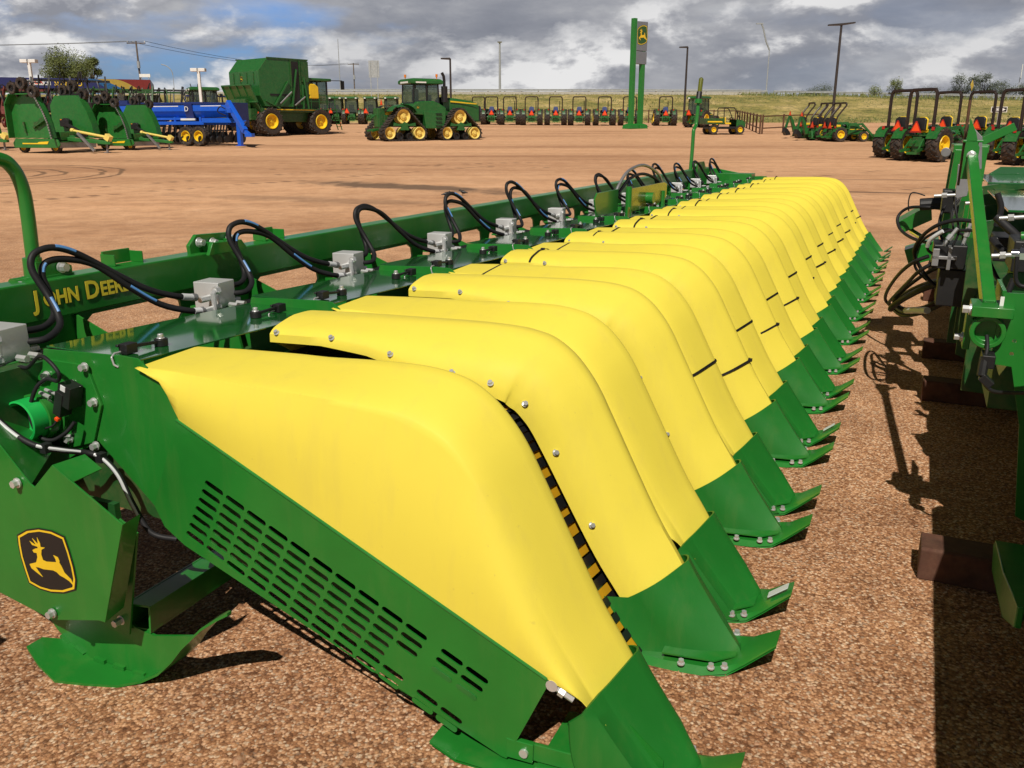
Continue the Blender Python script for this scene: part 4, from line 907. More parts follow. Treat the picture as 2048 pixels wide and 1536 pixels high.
mb.build('main_frame', M['dgreen'], S_, bevel=0.003)
mb = MB(); mb.prism([(.31, .45), (.38, .42), (.38, 1.10), (.34, 1.20), (.30, 1.0)], (0, 5.6, 0), (1, 0, 0), (0, 0, 1), 0.02); mb.prism([(.30, .30), (.50, .30), (.50, 1.0), (.30, 1.05)], (0, 6.6, 0), (1, 0, 0), (0, 0, 1), 0.02); mb.build_each('upright_plate', M['dgreen'], S_, bevel=0.003)  # the dark green carries the shade these plates stand in
# continuing towards the viewer, outside the frame, and shading the gravel
mb = MB(); mb.prism([(.40, .98), (.44, 1.05), (1.2, 1.25), (2.2, 1.0), (2.6, .4), (1.3, .35), (.62, .55)], (0, 3.45, 0), (1, 0, 0), (0, 0, 1), 5.0); mb.build('body_cover', M['green'], S_)
mb = MB(); mb.prism([(.37, .80), (.42, .90), (1.2, .95), (2.4, .9), (2.6, .4), (1.3, .35), (.60, .50)], (0, 12.4, 0), (1, 0, 0), (0, 0, 1), 8.66); mb.build('shadow_deck', M['dgreen'], S_)  # body mass added so the machine casts a full shadow
mb = MB()
mb.prism([(3.34, .265), (3.30, .30), (3.0, .32), (2.62, .40), (2.62, .33), (2.85, .235), (3.26, .20)], (.40, 0, 0), (0, 1, 0), (0, 0, 1), 0.02)
mb.prism([(3.34, .265), (3.30, .30), (3.0, .32), (2.62, .40), (2.62, .33), (2.85, .235), (3.26, .20)], (.62, 0, 0), (0, 1, 0), (0, 0, 1), 0.02)
mb.add([(.40, 3.30, .30), (.62, 3.30, .30), (.62, 2.62, .40), (.40, 2.62, .40)], [(0, 1, 2, 3)]); mb.add([(.40, 3.26, .20), (.62, 3.26, .20), (.62, 2.85, .235), (.40, 2.85, .235)], [(0, 1, 2, 3)])
mb.bp((.50, 2.9, .24), (1.0, 3.2, .36)); mb.build('gathering_shoe', M['green'], S_, bevel=0.004)
mb = MB(); mb.prism([(.46, .62), (.60, .62), (.60, .20), (.50, .25)], (0, 3.70, 0), (1, 0, 0), (0, 0, 1), 0.012); mb.bp((.60, 3.7, .2), (.61, 4.6, .7)); mb.build_each('end_leg', M['green'], S_)
# upper linkage
mb = MB()
for a in (6.35, 6.95): mb.bar((.18, a, 1.05), (.20, a, 1.60), 0.05, 0.04); mb.bar((.33, a, 1.05), (.34, a, 1.62), 0.05, 0.05)
mb.bp((.17, 6.33, 1.58), (.37, 6.97, 1.63)); mb.bp((.17, 6.33, 1.28), (.37, 6.38, 1.36)); mb.bar((.2, 6.4, 1.58), (.50, 6.4, 1.74), 0.03, 0.05); mb.build('linkage_frame', M['green'], S_, bevel=0.003)
mb = MB(); mb.prism([(0, 0), (.05, .02), (.03, .20), (-.03, .26), (-.04, .2)], (.27, 5.9, 1.48), (1, 0, 0), (0, 0, 1), 0.03); mb.prism([(0, 0), (.06, .02), (.07, .16), (-.01, .2)], (.20, 5.8, 1.33), (1, 0, 0), (0, 0, 1), 0.03); mb.prism(circ(0, 0, .034), (.15, 7.4, 1.56), (1, 0, 0), (0, 0, 1), 0.03); mb.build_each('wear_plate', M['steel'], S_, bevel=0.003)
mb = MB()
for a, b_ in (((.20, 5.9, 1.22), (.24, 5.9, 1.42)), ((.27, 5.75, 1.05), (.31, 5.75, 1.25)), ((.09, 6.0, 1.33), (.21, 6.0, 1.34)), ((.25, 5.6, 1.32), (.33, 5.6, 1.33)), ((.16, 5.4, 1.10), (.22, 5.4, 1.20)), ((.36, 4.7, 1.32), (.46, 4.7, 1.33)), ((.33, 4.4, 1.18), (.42, 4.4, 1.19))): mb.cyl(a, b_, 0.010, 10); mb.cyl(Vector(a).lerp(Vector(b_), .35), Vector(a).lerp(Vector(b_), .6), 0.017, 6)
mb.build_each('hydraulic_fitting', M['zinc'], S_, smooth=40)
mb = MB(); mb.bp((.12, 5.7, .93), (.30, 6.0, 1.07)); mb.bp((.17, 5.75, .70), (.32, 6.1, .92)); mb.bp((.14, 6.1, 1.22), (.24, 6.3, 1.36)); mb.cyl((.02, 7.3, 1.18), (.20, 7.3, 1.20), .045, 14); mb.bp((.38, 5.0, 1.08), (.62, 5.3, 1.20)); mb.bp((.42, 4.5, 1.1), (.58, 4.8, 1.24))
mb.build_each('valve_block', M['black'], S_, bevel=0.006)
mb = MB(); mb.bp((.12, 5.66, .99), (.25, 5.70, 1.008)); mb.bp((.12, 5.66, .95), (.155, 5.70, 1.05)); mb.bp((.20, 5.66, .93), (.22, 5.70, 1.06)); mb.build_each('valve_spool', M['steel'], S_, bevel=0.002)
mb = MB(); mb.prism([(-.12, 1.03), (.10, 1.18), (.12, 1.06), (-.06, .96)], (0, 7.9, 0), (1, 0, 0), (0, 0, 1), 0.5); mb.prism([(-.05, .75), (.2, .85), (.22, .7), (.0, .62)], (0, 8.3, 0), (1, 0, 0), (0, 0, 1), 0.3); mb.build_each('side_tray', M['green'], S_, bevel=0.003)
mb = MB(); mb.bp((.55, 6.6, 1.20), (1.4, 8.8, 1.215)); mb.bp((.55, 8.9, 1.26), (1.4, 10.5, 1.275)); mb.prism([(.55, 1.2), (.75, 1.35), (1.4, 1.35), (1.4, 1.2)], (0, 10.6, 0), (1, 0, 0), (0, 0, 1), .02); mb.build_each('platform_plate', M['plate'], S_, bevel=0.003)
mb = MB(); mb.bp((.62, 5.2, 1.0), (.66, 5.26, 1.52)); mb.bp((.78, 5.0, 1.0), (.83, 5.06, 1.62)); mb.build_each('strap_iron', M['rust'], S_, bevel=0.002)
mb = MB(); mb.tube([(.45, 4.6, 1.25), (.60, 4.6, 1.26), (.66, 4.6, 1.30), (.68, 4.6, 1.42), (.70, 4.6, 1.56), (.78, 4.6, 1.60)], .022, 10); mb.bar((.50, 5.2, 1.0), (.90, 4.3, .80), .06, .05); mb.build_each('pipe_stay', M['green'], S_, smooth=40)
HS = [
    ([(.10, 5.7, 1.0), (.02, 5.75, .95), (-.05, 6.0, .84), (-.11, 6.5, .66), (-.13, 6.9, .52), (-.10, 7.0, .46), (.0, 6.6, .46), (.15, 6.2, .58), (.28, 6.0, .72)], .014),
    ([(.13, 5.7, .96), (.06, 5.75, .90), (.0, 6.0, .78), (-.06, 6.5, .62), (-.10, 6.85, .50), (-.07, 6.9, .47), (.02, 6.5, .50), (.15, 6.2, .62), (.30, 6.0, .76)], .014),
    ([(.30, 6.2, .78), (.18, 6.4, .75), (.06, 6.6, .66), (-.02, 6.8, .56), (-.04, 6.9, .48), (.02, 6.9, .45), (.14, 6.6, .53), (.30, 6.2, .68)], .02),
    ([(.30, 6.0, .82), (.14, 6.1, .76), (.03, 6.3, .66), (-.06, 6.5, .55), (-.08, 6.6, .50)], .026),
    ([(.32, 5.6, 1.22), (.22, 5.65, 1.22), (.12, 5.7, 1.18), (.05, 5.8, 1.10), (.02, 5.9, 1.0), (.06, 6.0, .90), (.14, 6.0, .80), (.24, 6.0, .74)], .014),
    ([(.30, 5.5, 1.18), (.18, 5.6, 1.16), (.10, 5.65, 1.10), (.09, 5.7, 1.04), (.13, 5.7, 1.01)], .010),
    ([(.20, 7.2, 1.16), (.06, 7.2, 1.17), (-.06, 7.3, 1.15), (-.12, 7.3, 1.08), (-.09, 7.2, 1.00), (.0, 7.0, .96), (.12, 6.8, .95)], .014),
    ([(.05, 7.4, 1.24), (-.04, 7.4, 1.26), (-.06, 7.4, 1.20), (-.05, 7.4, 1.12)], .006),
    ([(.19, 5.7, 1.07), (.21, 5.7, 1.16), (.19, 5.72, 1.25), (.22, 5.75, 1.33)], .008), ([(.22, 5.7, 1.07), (.24, 5.7, 1.15), (.21, 5.7, 1.27), (.20, 5.75, 1.34)], .008),
    ([(.37, 5.0, 1.30), (.44, 4.95, 1.24), (.50, 4.9, 1.20), (.60, 4.9, 1.22)], .026), ([(.36, 4.9, 1.2), (.42, 4.8, 1.15), (.52, 4.8, 1.17), (.62, 4.7, 1.25)], .022), ([(.40, 5.6, 1.38), (.43, 5.6, 1.30), (.42, 5.6, 1.2)], .02),
    ([(.40, 4.1, 1.22), (.41, 4.1, 1.12), (.45, 4.1, 1.10), (.49, 4.1, 1.15), (.52, 4.1, 1.3)], .011), ([(.30, 3.66, .97), (.305, 3.62, .93), (.30, 3.6, .88), (.295, 3.6, .83), (.31, 3.6, .80), (.34, 3.55, .785), (.40, 3.5, .80), (.5, 3.4, .84)], .009),
    ([(.30, 6.1, .90), (.16, 6.2, .86), (.04, 6.35, .74), (-.05, 6.55, .60), (-.06, 6.62, .54), (.02, 6.5, .52), (.16, 6.3, .60), (.30, 6.2, .70)], .016), ([(.28, 5.8, 1.12), (.18, 5.9, 1.14), (.08, 6.0, 1.08), (.03, 6.1, .98), (.04, 6.2, .86), (.12, 6.2, .78)], .011), ([(.24, 6.2, 1.30), (.16, 6.1, 1.26), (.14, 6.0, 1.15), (.18, 5.9, 1.05)], .010), ([(.34, 5.3, 1.15), (.40, 5.2, 1.02), (.46, 5.1, .95), (.56, 5.0, .98)], .014),
    ([(.42, 4.3, 1.1), (.40, 4.3, .98), (.42, 4.4, .88), (.46, 4.5, .80)], .016)]
for pts, r in HS:
    mb = MB(); mb.tube(catmull(pts, 7), r * .82, 8); mb.build('hydraulic_hose', M['hose'], S_, smooth=50)
mb = MB(); mb.tube(catmull([(.14, 6.0, .62), (.08, 6.2, .58), (.02, 6.4, .535)], 4), .022, 8); mb.tube(catmull([(.155, 5.6, 1.16), (.10, 5.63, 1.11), (.085, 5.66, 1.06)], 4), .012, 8); mb.build_each('hose_sleeve', M['label'], S_, smooth=50)
mb = MB(); mb.tube([(-.05, 7.6, 1.02), (-.01, 7.5, .96), (.06, 7.4, .93)], .02, 10); mb.cyl((.40, 4.35, 1.2), (.47, 4.35, 1.2), .02, 12); mb.cyl((.43, 4.35, 1.2), (.455, 4.35, 1.2), .03, 6); mb.build_each('cylinder_rod', M['chrome'], S_, smooth=40)
mb = MB(); mb.bp((.29, 3.58, .86), (.335, 3.68, .91)); mb.cyl((.30, 3.60, .90), (.297, 3.58, .83), .018, 10); mb.box((.315, 3.58, .815), (.05, .04, .03), Matrix.Rotation(.7, 3, 'Y')); mb.build_each('wire_connector', M['black'], S_, bevel=0.003)
for i, (u_, lab, v1) in enumerate(((3.47, 'brown timber beam lying on gravel under the machine at right, nearest to the viewer', 1.6), (6.08, 'brown timber beam under the right-hand machine, second from the viewer', 1.6), (7.30, 'brown timber beam under the right-hand machine, third from the viewer, below the hanging hoses', 1.6), (9.9, 'brown timber beam under the right-hand machine, farthest from the viewer', 1.6))):
    t = MB(); w = 0.10
    t.prism([(-.085, 0), (.085, 0), (.085, .125), (.078, .133), (-.075, .136), (-.085, .128)], (0.175, u_ + .1, 0), (0, 1, 0), (0, 0, 1), 1.5)
    o = t.build('timber_beam', M['timber'], None, bevel=0.008); o.rotation_euler = (0, 0, -YAW); tag(o, lab, 'timber beam', 'timber beams under the machine')
# ================================================================== vehicles (local +X forward, +Y left)
def heading(az): return R(90 - az)
def wheel(parent, x, y, r, w, rr, rim='ypaint', lugs=18, name='wheel', ny=None):
    s = 1 if y >= 0 else -1
    mb = MB(); c = (x, y, r)
    prof = [(-w / 2 * .80, rr), (-w / 2, rr + (r - rr) * .35), (-w / 2, r * .93), (-w / 2 * .8, r * .975), (w / 2 * .8, r * .975), (w / 2, r * .93), (w / 2, rr + (r - rr) * .35), (w / 2 * .80, rr)]
    mb.lathe(prof, c, (0, 1, 0), 28)
    for k in range(lugs):
        for sd in (-1, 1):
            a = 2 * math.pi * (k + (0.5 if sd > 0 else 0)) / lugs
            p = Vector((x + r * .985 * math.cos(a), y + sd * w * .25, r + r * .985 * math.sin(a)))
            rot = Matrix.Rotation(-a, 3, 'Y') @ Matrix.Rotation(sd * 0.55, 3, 'X')
            mb.box(p, (r * .07, w * .56, r * .085), rot)
    t = mb.build(name, M['rubber'], parent, smooth=35)
    mb = MB(); d = s * w / 2
    mb.lathe([(d * .85, rr * 1.02), (d * .98, rr * .98), (d * .95, rr * .90), (d * .35, rr * .80), (d * .25, rr * .45), (d * .42, rr * .40), (d * .42, rr * .18), (d * .6, rr * .15), (d * .6, 0.001)], c, (0, 1, 0), 24)
    mb.lathe([(-d * .85, rr * 1.02), (-d * .5, rr * .85), (-d * .2, 0.001)], c, (0, 1, 0), 24)
    mb.build('rim', M[rim], t, smooth=35)
    return t
def smv(parent, p, size=.36, rot=0.0):
    mb = MB(); X_ = Matrix.Translation(p) @ Matrix.Rotation(rot, 4, 'Z'); mb.X = X_
    h = size * .87; mb.prism([(.5 * size, -h / 2), (-.5 * size, -h / 2), (-.06 * size, h / 2), (.06 * size, h / 2)], (0, 0, 0), (0, 1, 0), (0, 0, 1), -.006)
    o = mb.build('warning_triangle', M['red'], parent)
    mb = MB(); mb.X = X_; k = .70; mb.prism([(.5 * size * k, -h / 2 * k - .01), (-.5 * size * k, -h / 2 * k - .01), (-.04 * size, h / 2 * k), (.04 * size, h / 2 * k)], (-.008, 0, 0), (0, 1, 0), (0, 0, 1), -.004)
    mb.build('reflector', M['orange'], o); return o
def fender(parent, x, y, r, w, mat):
    mb = MB(); rings = []
    for k in range(9):
        a = R(-8 + 138 * k / 8 + 30)
        rr = r * 1.07
        rings.append([(x + rr * math.cos(a), y - w / 2, r + rr * math.sin(a)), (x + rr * math.cos(a), y + w / 2, r + rr * math.sin(a)), (x + (rr - .05) * math.cos(a), y + w / 2 * 1.0, r + (rr - .05) * math.sin(a)), (x + (rr - .05) * math.cos(a), y - w / 2, r + (rr - .05) * math.sin(a))])
    mb.loft(rings, True, True); return mb.build('fender', mat, parent, smooth=35)
def tractor(name, cab=False, k=1.0, rr=.74, fr=.52, seat='seatblue', rops_h=2.62, loader=False, backhoe=False, rops_w=.62, tilt=0.0, rear_w=.43):
    t = empty(name); wb = 2.15 * k; G = M['vgreen']
    mb = MB(); mb.bp((-.35, -.22 * k, .45 * k), (wb * .55, .22 * k, .95 * k)); mb.bp((wb * .4, -.2 * k, .55 * k), (wb + .45 * k, .2 * k, .85 * k)); mb.cyl((0, -.62 * k, rr), (0, .62 * k, rr), .12 * k, 12); mb.cyl((wb, -.7 * k, fr), (wb, .7 * k, fr), .08 * k, 10); mb.bp((-.42 * k, -.2 * k, rr - .25), (-.3 * k, .2 * k, rr + .28)); mb.bp((-.3, -.6 * k, rr + .30), (.9 * k, .6 * k, rr + .36))
    mb.build('chassis', M['dgreen'], t, bevel=.02)
    mb = MB(); zc = rr * 1.0 + .55 * k
    mb.loft([[(x, -w, z0), (x, -w, z1 - .10 * k), (x, -w * .6, z1), (x, w * .6, z1), (x, w, z1 - .10 * k), (x, w, z0)] for x, w, z0, z1 in ((.85 * k, .33 * k, rr + .05, zc + .18), (1.5 * k, .32 * k, rr + .02, zc + .14), (2.2 * k, .29 * k, rr, zc + .04), (2.62 * k, .25 * k, rr - .02, zc - .10), (2.70 * k, .22 * k, rr, zc - .22))], False, False)
    mb.build('hood', G, t, smooth=30)
    mb = MB(); mb.bp((1.0 * k, -.345 * k, rr + .38 * k), (2.3 * k, -.335 * k, rr + .44 * k)); mb.bp((1.0 * k, .335 * k, rr + .38 * k), (2.3 * k, .345 * k, rr + .44 * k)); mb.build_each('hood_stripe', M['ypaint'], t)
    mb = MB(); mb.bp((2.62 * k, -.22 * k, rr), (2.73 * k, .22 * k, zc - .2)); mb.build('grille', M['black'], t, bevel=.01)
    yr = .82 * k; yf = .80 * k
    for s in (1, -1):
        wheel(t, 0, s * yr, rr, rear_w * k, rr * .55); wheel(t, wb, s * yf, fr, .30 * k, fr * .56)
        fender(t, 0, s * (yr - .04 * k), rr, rear_w * k * (.95 if loader else .5), G if loader else M['dgreen'])
        mb = MB(); mb.bp((-.55 * rr - .1, s * (yr - .1 * k) - .05, rr * 1.85), (-.55 * rr - .06, s * (yr - .1 * k) + .05, rr * 1.85 + .12)); mb.build('tail_light', M['red'], t)
    if cab:
        mb = MB()
        for x, y in ((-.45, .62), (-.45, -.62), (1.05, .6), (1.05, -.6), (.3, .64), (.3, -.64)): mb.bar((x * k, y * k, rr + .35), (x * k * .95, y * k * .95, 2.45 * k), .07, .07)
        mb.build_each('cab_frame', M['black'], t)
        mb = MB(); mb.bp((-.1 * k, -.26 * k, rr + .40), (.35 * k, .26 * k, rr + .58)); mb.bp((-.2 * k, -.26 * k, rr + .55), (-.05 * k, .26 * k, rr + 1.15)); mb.bp((.75 * k, -.2 * k, rr + .40), (.85 * k, .2 * k, rr + .95)); mb.build('seat', M['black'], t, bevel=.03)
        mb = MB(); mb.loft([[(x0 * k, y * k, z) for x0, y in ((-.44, -.60), (-.44, .60), (1.04, .58), (1.04, -.58))] for z in (rr + .40, 2.44 * k)], True, True); mb.build('cab_glass', M['glass'], t)
        mb = MB(); mb.loft([[(x * k, y * k, 2.45 * k + z) for x, y in ((-.62 + i, -.72 + i), (-.62 + i, .72 - i), (1.2 - i, .70 - i), (1.2 - i, -.70 + i))] for z, i in ((0, .04), (.05, 0), (.16, .02), (.22, .14))], True, True); mb.build('cab_roof', G, t, smooth=25)
        for s in (1, -1):
            mb = MB(); mb.bp((-.66 * k, s * .5 * k - .09, 2.46 * k), (-.62 * k, s * .5 * k + .09, 2.56 * k)); mb.build_each('work_light', M['white'], t)
    else:
        mb = MB(); h = rops_h * k; w = rops_w * k; x0 = -.28 * k
        top = x0 + tilt
        mb.tube(catmull([(x0, -w, rr + .3), (x0, -w, rr + .9), (lerp(x0, top, .5), -w, h * .78), (top, -w * .98, h - .16), (top, -w * .86, h - .03), (top, -w * .7, h), (top, w * .7, h), (top, w * .86, h - .03), (top, w * .98, h - .16), (lerp(x0, top, .5), w, h * .78), (x0, w, rr + .9), (x0, w, rr + .3)], 4), (.072 if loader else .055) * k, 8)
        for s in (1, -1): mb.box((x0, s * w, rr + .95 * k), (.13 * k, .11 * k, .15 * k)); mb.box((x0 - .05, s * (w + .07), rr + .62 * k), (.05, .09, .20))
        mb.build('roll_bar', M['rops'], t, smooth=40)
        mb = MB(); mb.bp((-.12 * k, -.25 * k, rr + .42), (.35 * k, .25 * k, rr + .56)); mb.prism([(-.24, 0), (.24, 0), (.22, .40), (.12, .48), (-.12, .48), (-.22, .40)], (-.10 * k, 0, rr + .50), (0, 1, 0), (0.12, 0, 1), -.10)
        st = mb.build('seat', M[seat], t, bevel=.03)
        mb = MB(); mb.prism([(-.235, 0), (.235, 0), (.215, .39), (.12, .46), (-.12, .46), (-.215, .39)], (-.24 * k, 0, rr + .50), (0, 1.05, 0), (0.12, 0, 1.0), -.12); mb.build('seat_shell', M[seat if seat != 'ypaint' else 'black'], st, bevel=.03)
        mb = MB(); mb.lathe([(.0, .17 * k), (.02, .19 * k), (.04, .17 * k), (.02, .15 * k), (0, .17 * k)], (.78 * k, 0, rr + .72 * k), (-.4, 0, .9), 14); mb.cyl((.78 * k, 0, rr + .72 * k), (.95 * k, 0, rr + .30), .03, 8); mb.build('steering_wheel', M['black'], t, smooth=40)
    if not loader:
        mb = MB(); mb.cyl((1.35 * k, -.42 * k, zc), (1.35 * k, -.42 * k, 2.1 * k), .04 * k, 10); mb.tube([(1.35 * k, -.42 * k, 2.08 * k), (1.33 * k, -.42 * k, 2.2 * k), (1.26 * k, -.42 * k, 2.28 * k)], .035 * k, 8); mb.build('exhaust', M['black'], t, smooth=40)
    mb = MB()
    for s in (1, -1): mb.bar((-.3 * k, s * .28 * k, rr * .75), (-1.0 * k, s * .36 * k, rr * .62), .07, .09); mb.bar((-.35 * k, s * .28 * k, rr * 1.35), (-.75 * k, s * .34 * k, rr * .72), .05, .05)
    mb.bar((-.3 * k, 0, rr * 1.3), (-.75 * k, 0, rr * 1.05), .06, .07); mb.bp((-.48 * k, -.3 * k, rr * .9), (-.30 * k, .3 * k, rr * 1.28)); mb.bar((-.55 * k, -.3 * k, rr * .5), (-.55 * k, .3 * k, rr * .5), .06, .1)
    mb.build('rear_hitch', M['vgreen'], t)
    smv(t, (-.50 * k, 0, rr + .42 * k) if not loader and not cab else ((-.46 * k, .06, rr + .74 * k) if not cab else (-.65 * k, .45 * k, rr + .55)), .56 if not loader else .46)
    if loader:
        mb = MB()
        for s in (1, -1):
            y = s * .48 * k
            mb.bar((.95 * k, y, .6 * k), (.95 * k, y, 1.35 * k), .09, .14, (0, 1, 0)); mb.bar((.95 * k, y, 1.35 * k), (2.15 * k, y, 1.42 * k), .08, .13); mb.bar((2.1 * k, y, 1.45 * k), (3.25 * k, y, .42 * k), .08, .13); mb.bar((1.1 * k, y, .8 * k), (2.2 * k, y, 1.25 * k), .05, .05)
        mb.bar((2.75 * k, -.48 * k, .9 * k), (2.75 * k, .48 * k, .9 * k), .09, .09); mb.build('loader_arms', G, t, bevel=.01)
        mb = MB(); pr = [(3.15, .62), (3.20, .20), (3.35, .06), (3.85, .03), (3.85, .06), (3.42, .12), (3.26, .25), (3.22, .62)]
        mb.prism([(a * k, b_ * k) for a, b_ in pr], (0, -.72 * k, 0), (1, 0, 0), (0, 0, 1), -1.44 * k)
        for s in (1, -1): mb.prism([(3.15 * k, .60 * k), (3.2 * k, .2 * k), (3.35 * k, .06 * k), (3.85 * k, .03 * k)], (0, s * .72 * k, 0), (1, 0, 0), (0, 0, 1), .02)
        mb.build('loader_bucket', G, t, bevel=.005)
    if backhoe:
        mb = MB(); mb.bp((-.9 * k, -.3 * k, .5 * k), (-.4 * k, .3 * k, .8 * k)); mb.prism([(-.9, .6), (-1.25, 1.55), (-1.55, 2.02), (-1.70, 1.98), (-1.50, 1.5), (-1.15, .5)], (0, -.09, 0), (k, 0, 0), (0, 0, k), -.18); mb.build('backhoe_boom', G, t, bevel=.01)
        mb = MB(); mb.prism([(-1.58, 2.05), (-1.72, 2.0), (-2.05, .95), (-1.95, .85), (-1.85, .95)], (0, -.07, 0), (k, 0, 0), (0, 0, k), -.14); mb.build('dipper_arm', G, t, bevel=.01)
        mb = MB(); mb.prism([(-2.1, .95), (-2.15, .55), (-1.95, .25), (-1.55, .30), (-1.6, .5), (-1.85, .8)], (0, -.2, 0), (k, 0, 0), (0, 0, k), -.4); mb.build('backhoe_bucket', M['black'], t, bevel=.01)
        mb = MB(); mb.cyl((-1.05 * k, 0, 1.1 * k), (-1.55 * k, 0, 1.75 * k), .05, 10); mb.build('backhoe_cylinder', M['steel'], t)
        for s in (1, -1):
            mb = MB(); mb.bar((-.75 * k, s * .35 * k, .8 * k), (-.8 * k, s * .62 * k, .2 * k), .09, .1); mb.box((-.8 * k, s * .64 * k, .18 * k), (.3, .2, .04)); mb.build('stabiliser', G, t)
        smv(t, (-1.62 * k, 0, 2.2 * k))
    return t
def put(o, px, y, az, label=None, cat='tractor', group=None, dz=0.0):
    p = spot(px, y); o.location = (p.x, p.y, p.z + dz); o.rotation_euler = (0, 0, heading(az + math.sin(px * 1.7) * 2.2)); tag(o, label, cat, group); return o

# row of open-station tractors in front of the embankment, seen from behind
ORD = ['first', 'second', 'third', 'fourth', 'fifth', 'sixth', 'seventh', 'eighth']
proto = tractor('utility_tractor', rear_w=.54)
row = [(958, 91, 1), (984, 90, 2), (1020, 89, 2), (1063, 88, 3), (1111, 88, 3), (1158, 87.5, 4), (1208, 87, 4), (1258, 87, 3), (1329, 86.5, 3)]
labs = ['green open tractor seen from behind, half hidden by the nose of the tracked tractor', 'green open tractor with roll bar standing just right of the tracked tractor nose', 'green open tractor with roll bar, second clear of the tracked tractor nose', 'green open tractor with roll bar, third clear of the tracked tractor nose', 'green open tractor with roll bar, fourth clear of the tracked tractor nose', 'green open tractor with roll bar, two places left of the sign pylon', 'green open tractor with roll bar, next left of the sign pylon', 'green open tractor standing directly behind the legs of the sign pylon', 'green open tractor with roll bar between the sign pylon and the cab tractor']
for i, ((px, y, az), lab) in enumerate(zip(row, labs)):
    o = proto if i == 0 else copy_tree(proto)
    put(o, px, y, az, lab, 'tractor', 'open tractors in a row before the grass bank')
# cab tractors
pcab = tractor('cab_tractor', cab=True)
cabs = [(674, 92, -4, 'green cab tractor in the back row, first right of the six-wheeled harvester'), (705, 92, -3, 'green cab tractor in the back row, second right of the six-wheeled harvester'), (743, 91.5, -3, 'green cab tractor in the back row, third from the six-wheeled harvester'), (784, 91, -2, 'green cab tractor partly hidden behind the rear tracks of the tracked tractor'), (655, 92.5, -4, 'green cab tractor in the back row behind the ladder of the six-wheeled harvester')]
for i, (px, y, az, lab) in enumerate(cabs):
    o = pcab if i == 0 else copy_tree(pcab); put(o, px, y, az, lab, 'tractor', 'cab tractors in a row at the back')
o = copy_tree(pcab); put(o, 1392, 81, 42, 'green cab tractor standing behind the utility cart, right of the dark lamp post', 'tractor')
o = copy_tree(pcab); o.scale = (1.25, 1.25, 1.25); put(o, 404, 72, 60, 'large green cab tractor behind the blue seed drill', 'tractor')
# compact tractors at right, backs towards the viewer
pc = tractor('compact_tractor', k=.86, rr=.60, fr=.40, seat='ypaint', rops_h=2.95, loader=True, rops_w=.60, rear_w=.50)
comp = [(1800, 35.5, 50, 'compact green tractor with roll bar, leftmost of the group at right'), (1838, 33.5, 52, 'compact green tractor whose large yellow wheel faces the viewer, second from left in right group'), (1888, 39, 52, 'compact green tractor further back, third roll bar from left in right group'), (1955, 38, 52, 'compact green tractor further back, fourth roll bar from left in right group'), (2020, 34, 50, 'compact green tractor before the one way sign, fifth roll bar in right group'), (2066, 31, 48, 'compact green tractor cut off by the right edge of the photo')]
for i, (px, y, az, lab) in enumerate(comp):
    o = pc if i == 0 else copy_tree(pc); put(o, px, y, az, lab, 'tractor', 'compact tractors parked at right')
# sub-compact tractors with backhoes in the distance
pb_ = tractor('backhoe_tractor', k=.72, rr=.42, fr=.30, seat='ypaint', rops_h=3.1, loader=True, backhoe=True, rops_w=.55, tilt=.55)
ps_ = tractor('loader_tractor', k=.72, rr=.42, fr=.30, seat='ypaint', rops_h=3.1, loader=True, rops_w=.55, tilt=.55)
sub = [(ps_, 1668, 54.5, 78, 'small loader tractor with yellow wheels, nearest of the backhoe group'), (None, 1657, 56, 78, 'small loader tractor second in the backhoe group, mostly hidden by the nearest'), (pb_, 1632, 57, 77, 'small tractor with raised green backhoe, right one of the two orange triangles'), (1, 1608, 60, 77, 'small tractor with raised green backhoe, left one of the two orange triangles'), (None, 1643, 58.5, 78, 'small loader tractor at the back of the backhoe group')]
for src, px, y, az, lab in sub:
    o = copy_tree(ps_) if src is None else (copy_tree(pb_) if src == 1 else src)
    put(o, px, y, az, lab, 'tractor', 'small tractors parked by the pipe fence')

# utility cart
t = empty('utility_cart')
mb = MB(); mb.bp((-1.2, -.55, .38), (1.35, .55, .55)); mb.bp((-.1, -.7, .40), (.75, .7, .48)); mb.build('chassis', M['black'], t, bevel=.02)
mb = MB(); mb.loft([[(x, y, z) for x, y in ((-1.45, -.72), (-1.45, .72), (-.05, .72), (-.05, -.72))] for z in (.72, 1.12)], True, True); mb.build('cargo_box', M['dgreen'], t, bevel=.03)
mb = MB(); mb.prism([(-1.35, .84), (-.2, .84), (-.3, .93), (-1.35, .93)], (0, -.735, 0), (1, 0, 0), (0, 0, 1), .012); mb.build('box_stripe', M['ypaint'], t)
mb = MB(); mb.loft([[(x, -w, z0), (x, -w, z1), (x, w, z1), (x, w, z0)] for x, w, z0, z1 in ((.85, .68, .55, 1.05), (1.3, .66, .5, 1.0), (1.6, .55, .5, .80))], False); mb.add([(1.6, -.55, .5), (1.6, -.55, .8), (1.6, .55, .8), (1.6, .55, .5)], [(0, 1, 2, 3)]); mb.build('hood', M['vgreen'], t, smooth=30)
mb = MB(); mb.bp((.05, -.55, .70), (.50, .55, .82)); mb.bp((-.02, -.55, .80), (.10, .55, 1.20)); mb.build('seat', M['ypaint'], t, bevel=.04)
mb = MB()
for s in (1, -1): mb.tube([(1.15, s * .66, .95), (.75, s * .62, 1.75), (.6, s * .6, 1.84), (-.05, s * .6, 1.86), (-.12, s * .62, 1.78), (-.08, s * .66, .75)], .035, 8)
mb.bp((-.1, -.62, 1.84), (.68, .62, 1.89)); mb.build('roll_cage', M['black'], t, smooth=40)
mb = MB(); mb.lathe([(0, .15), (.02, .17), (.04, .15), (.02, .13), (0, .15)], (.75, .3, 1.12), (-.6, 0, .8), 14); mb.build('steering_wheel', M['black'], t)
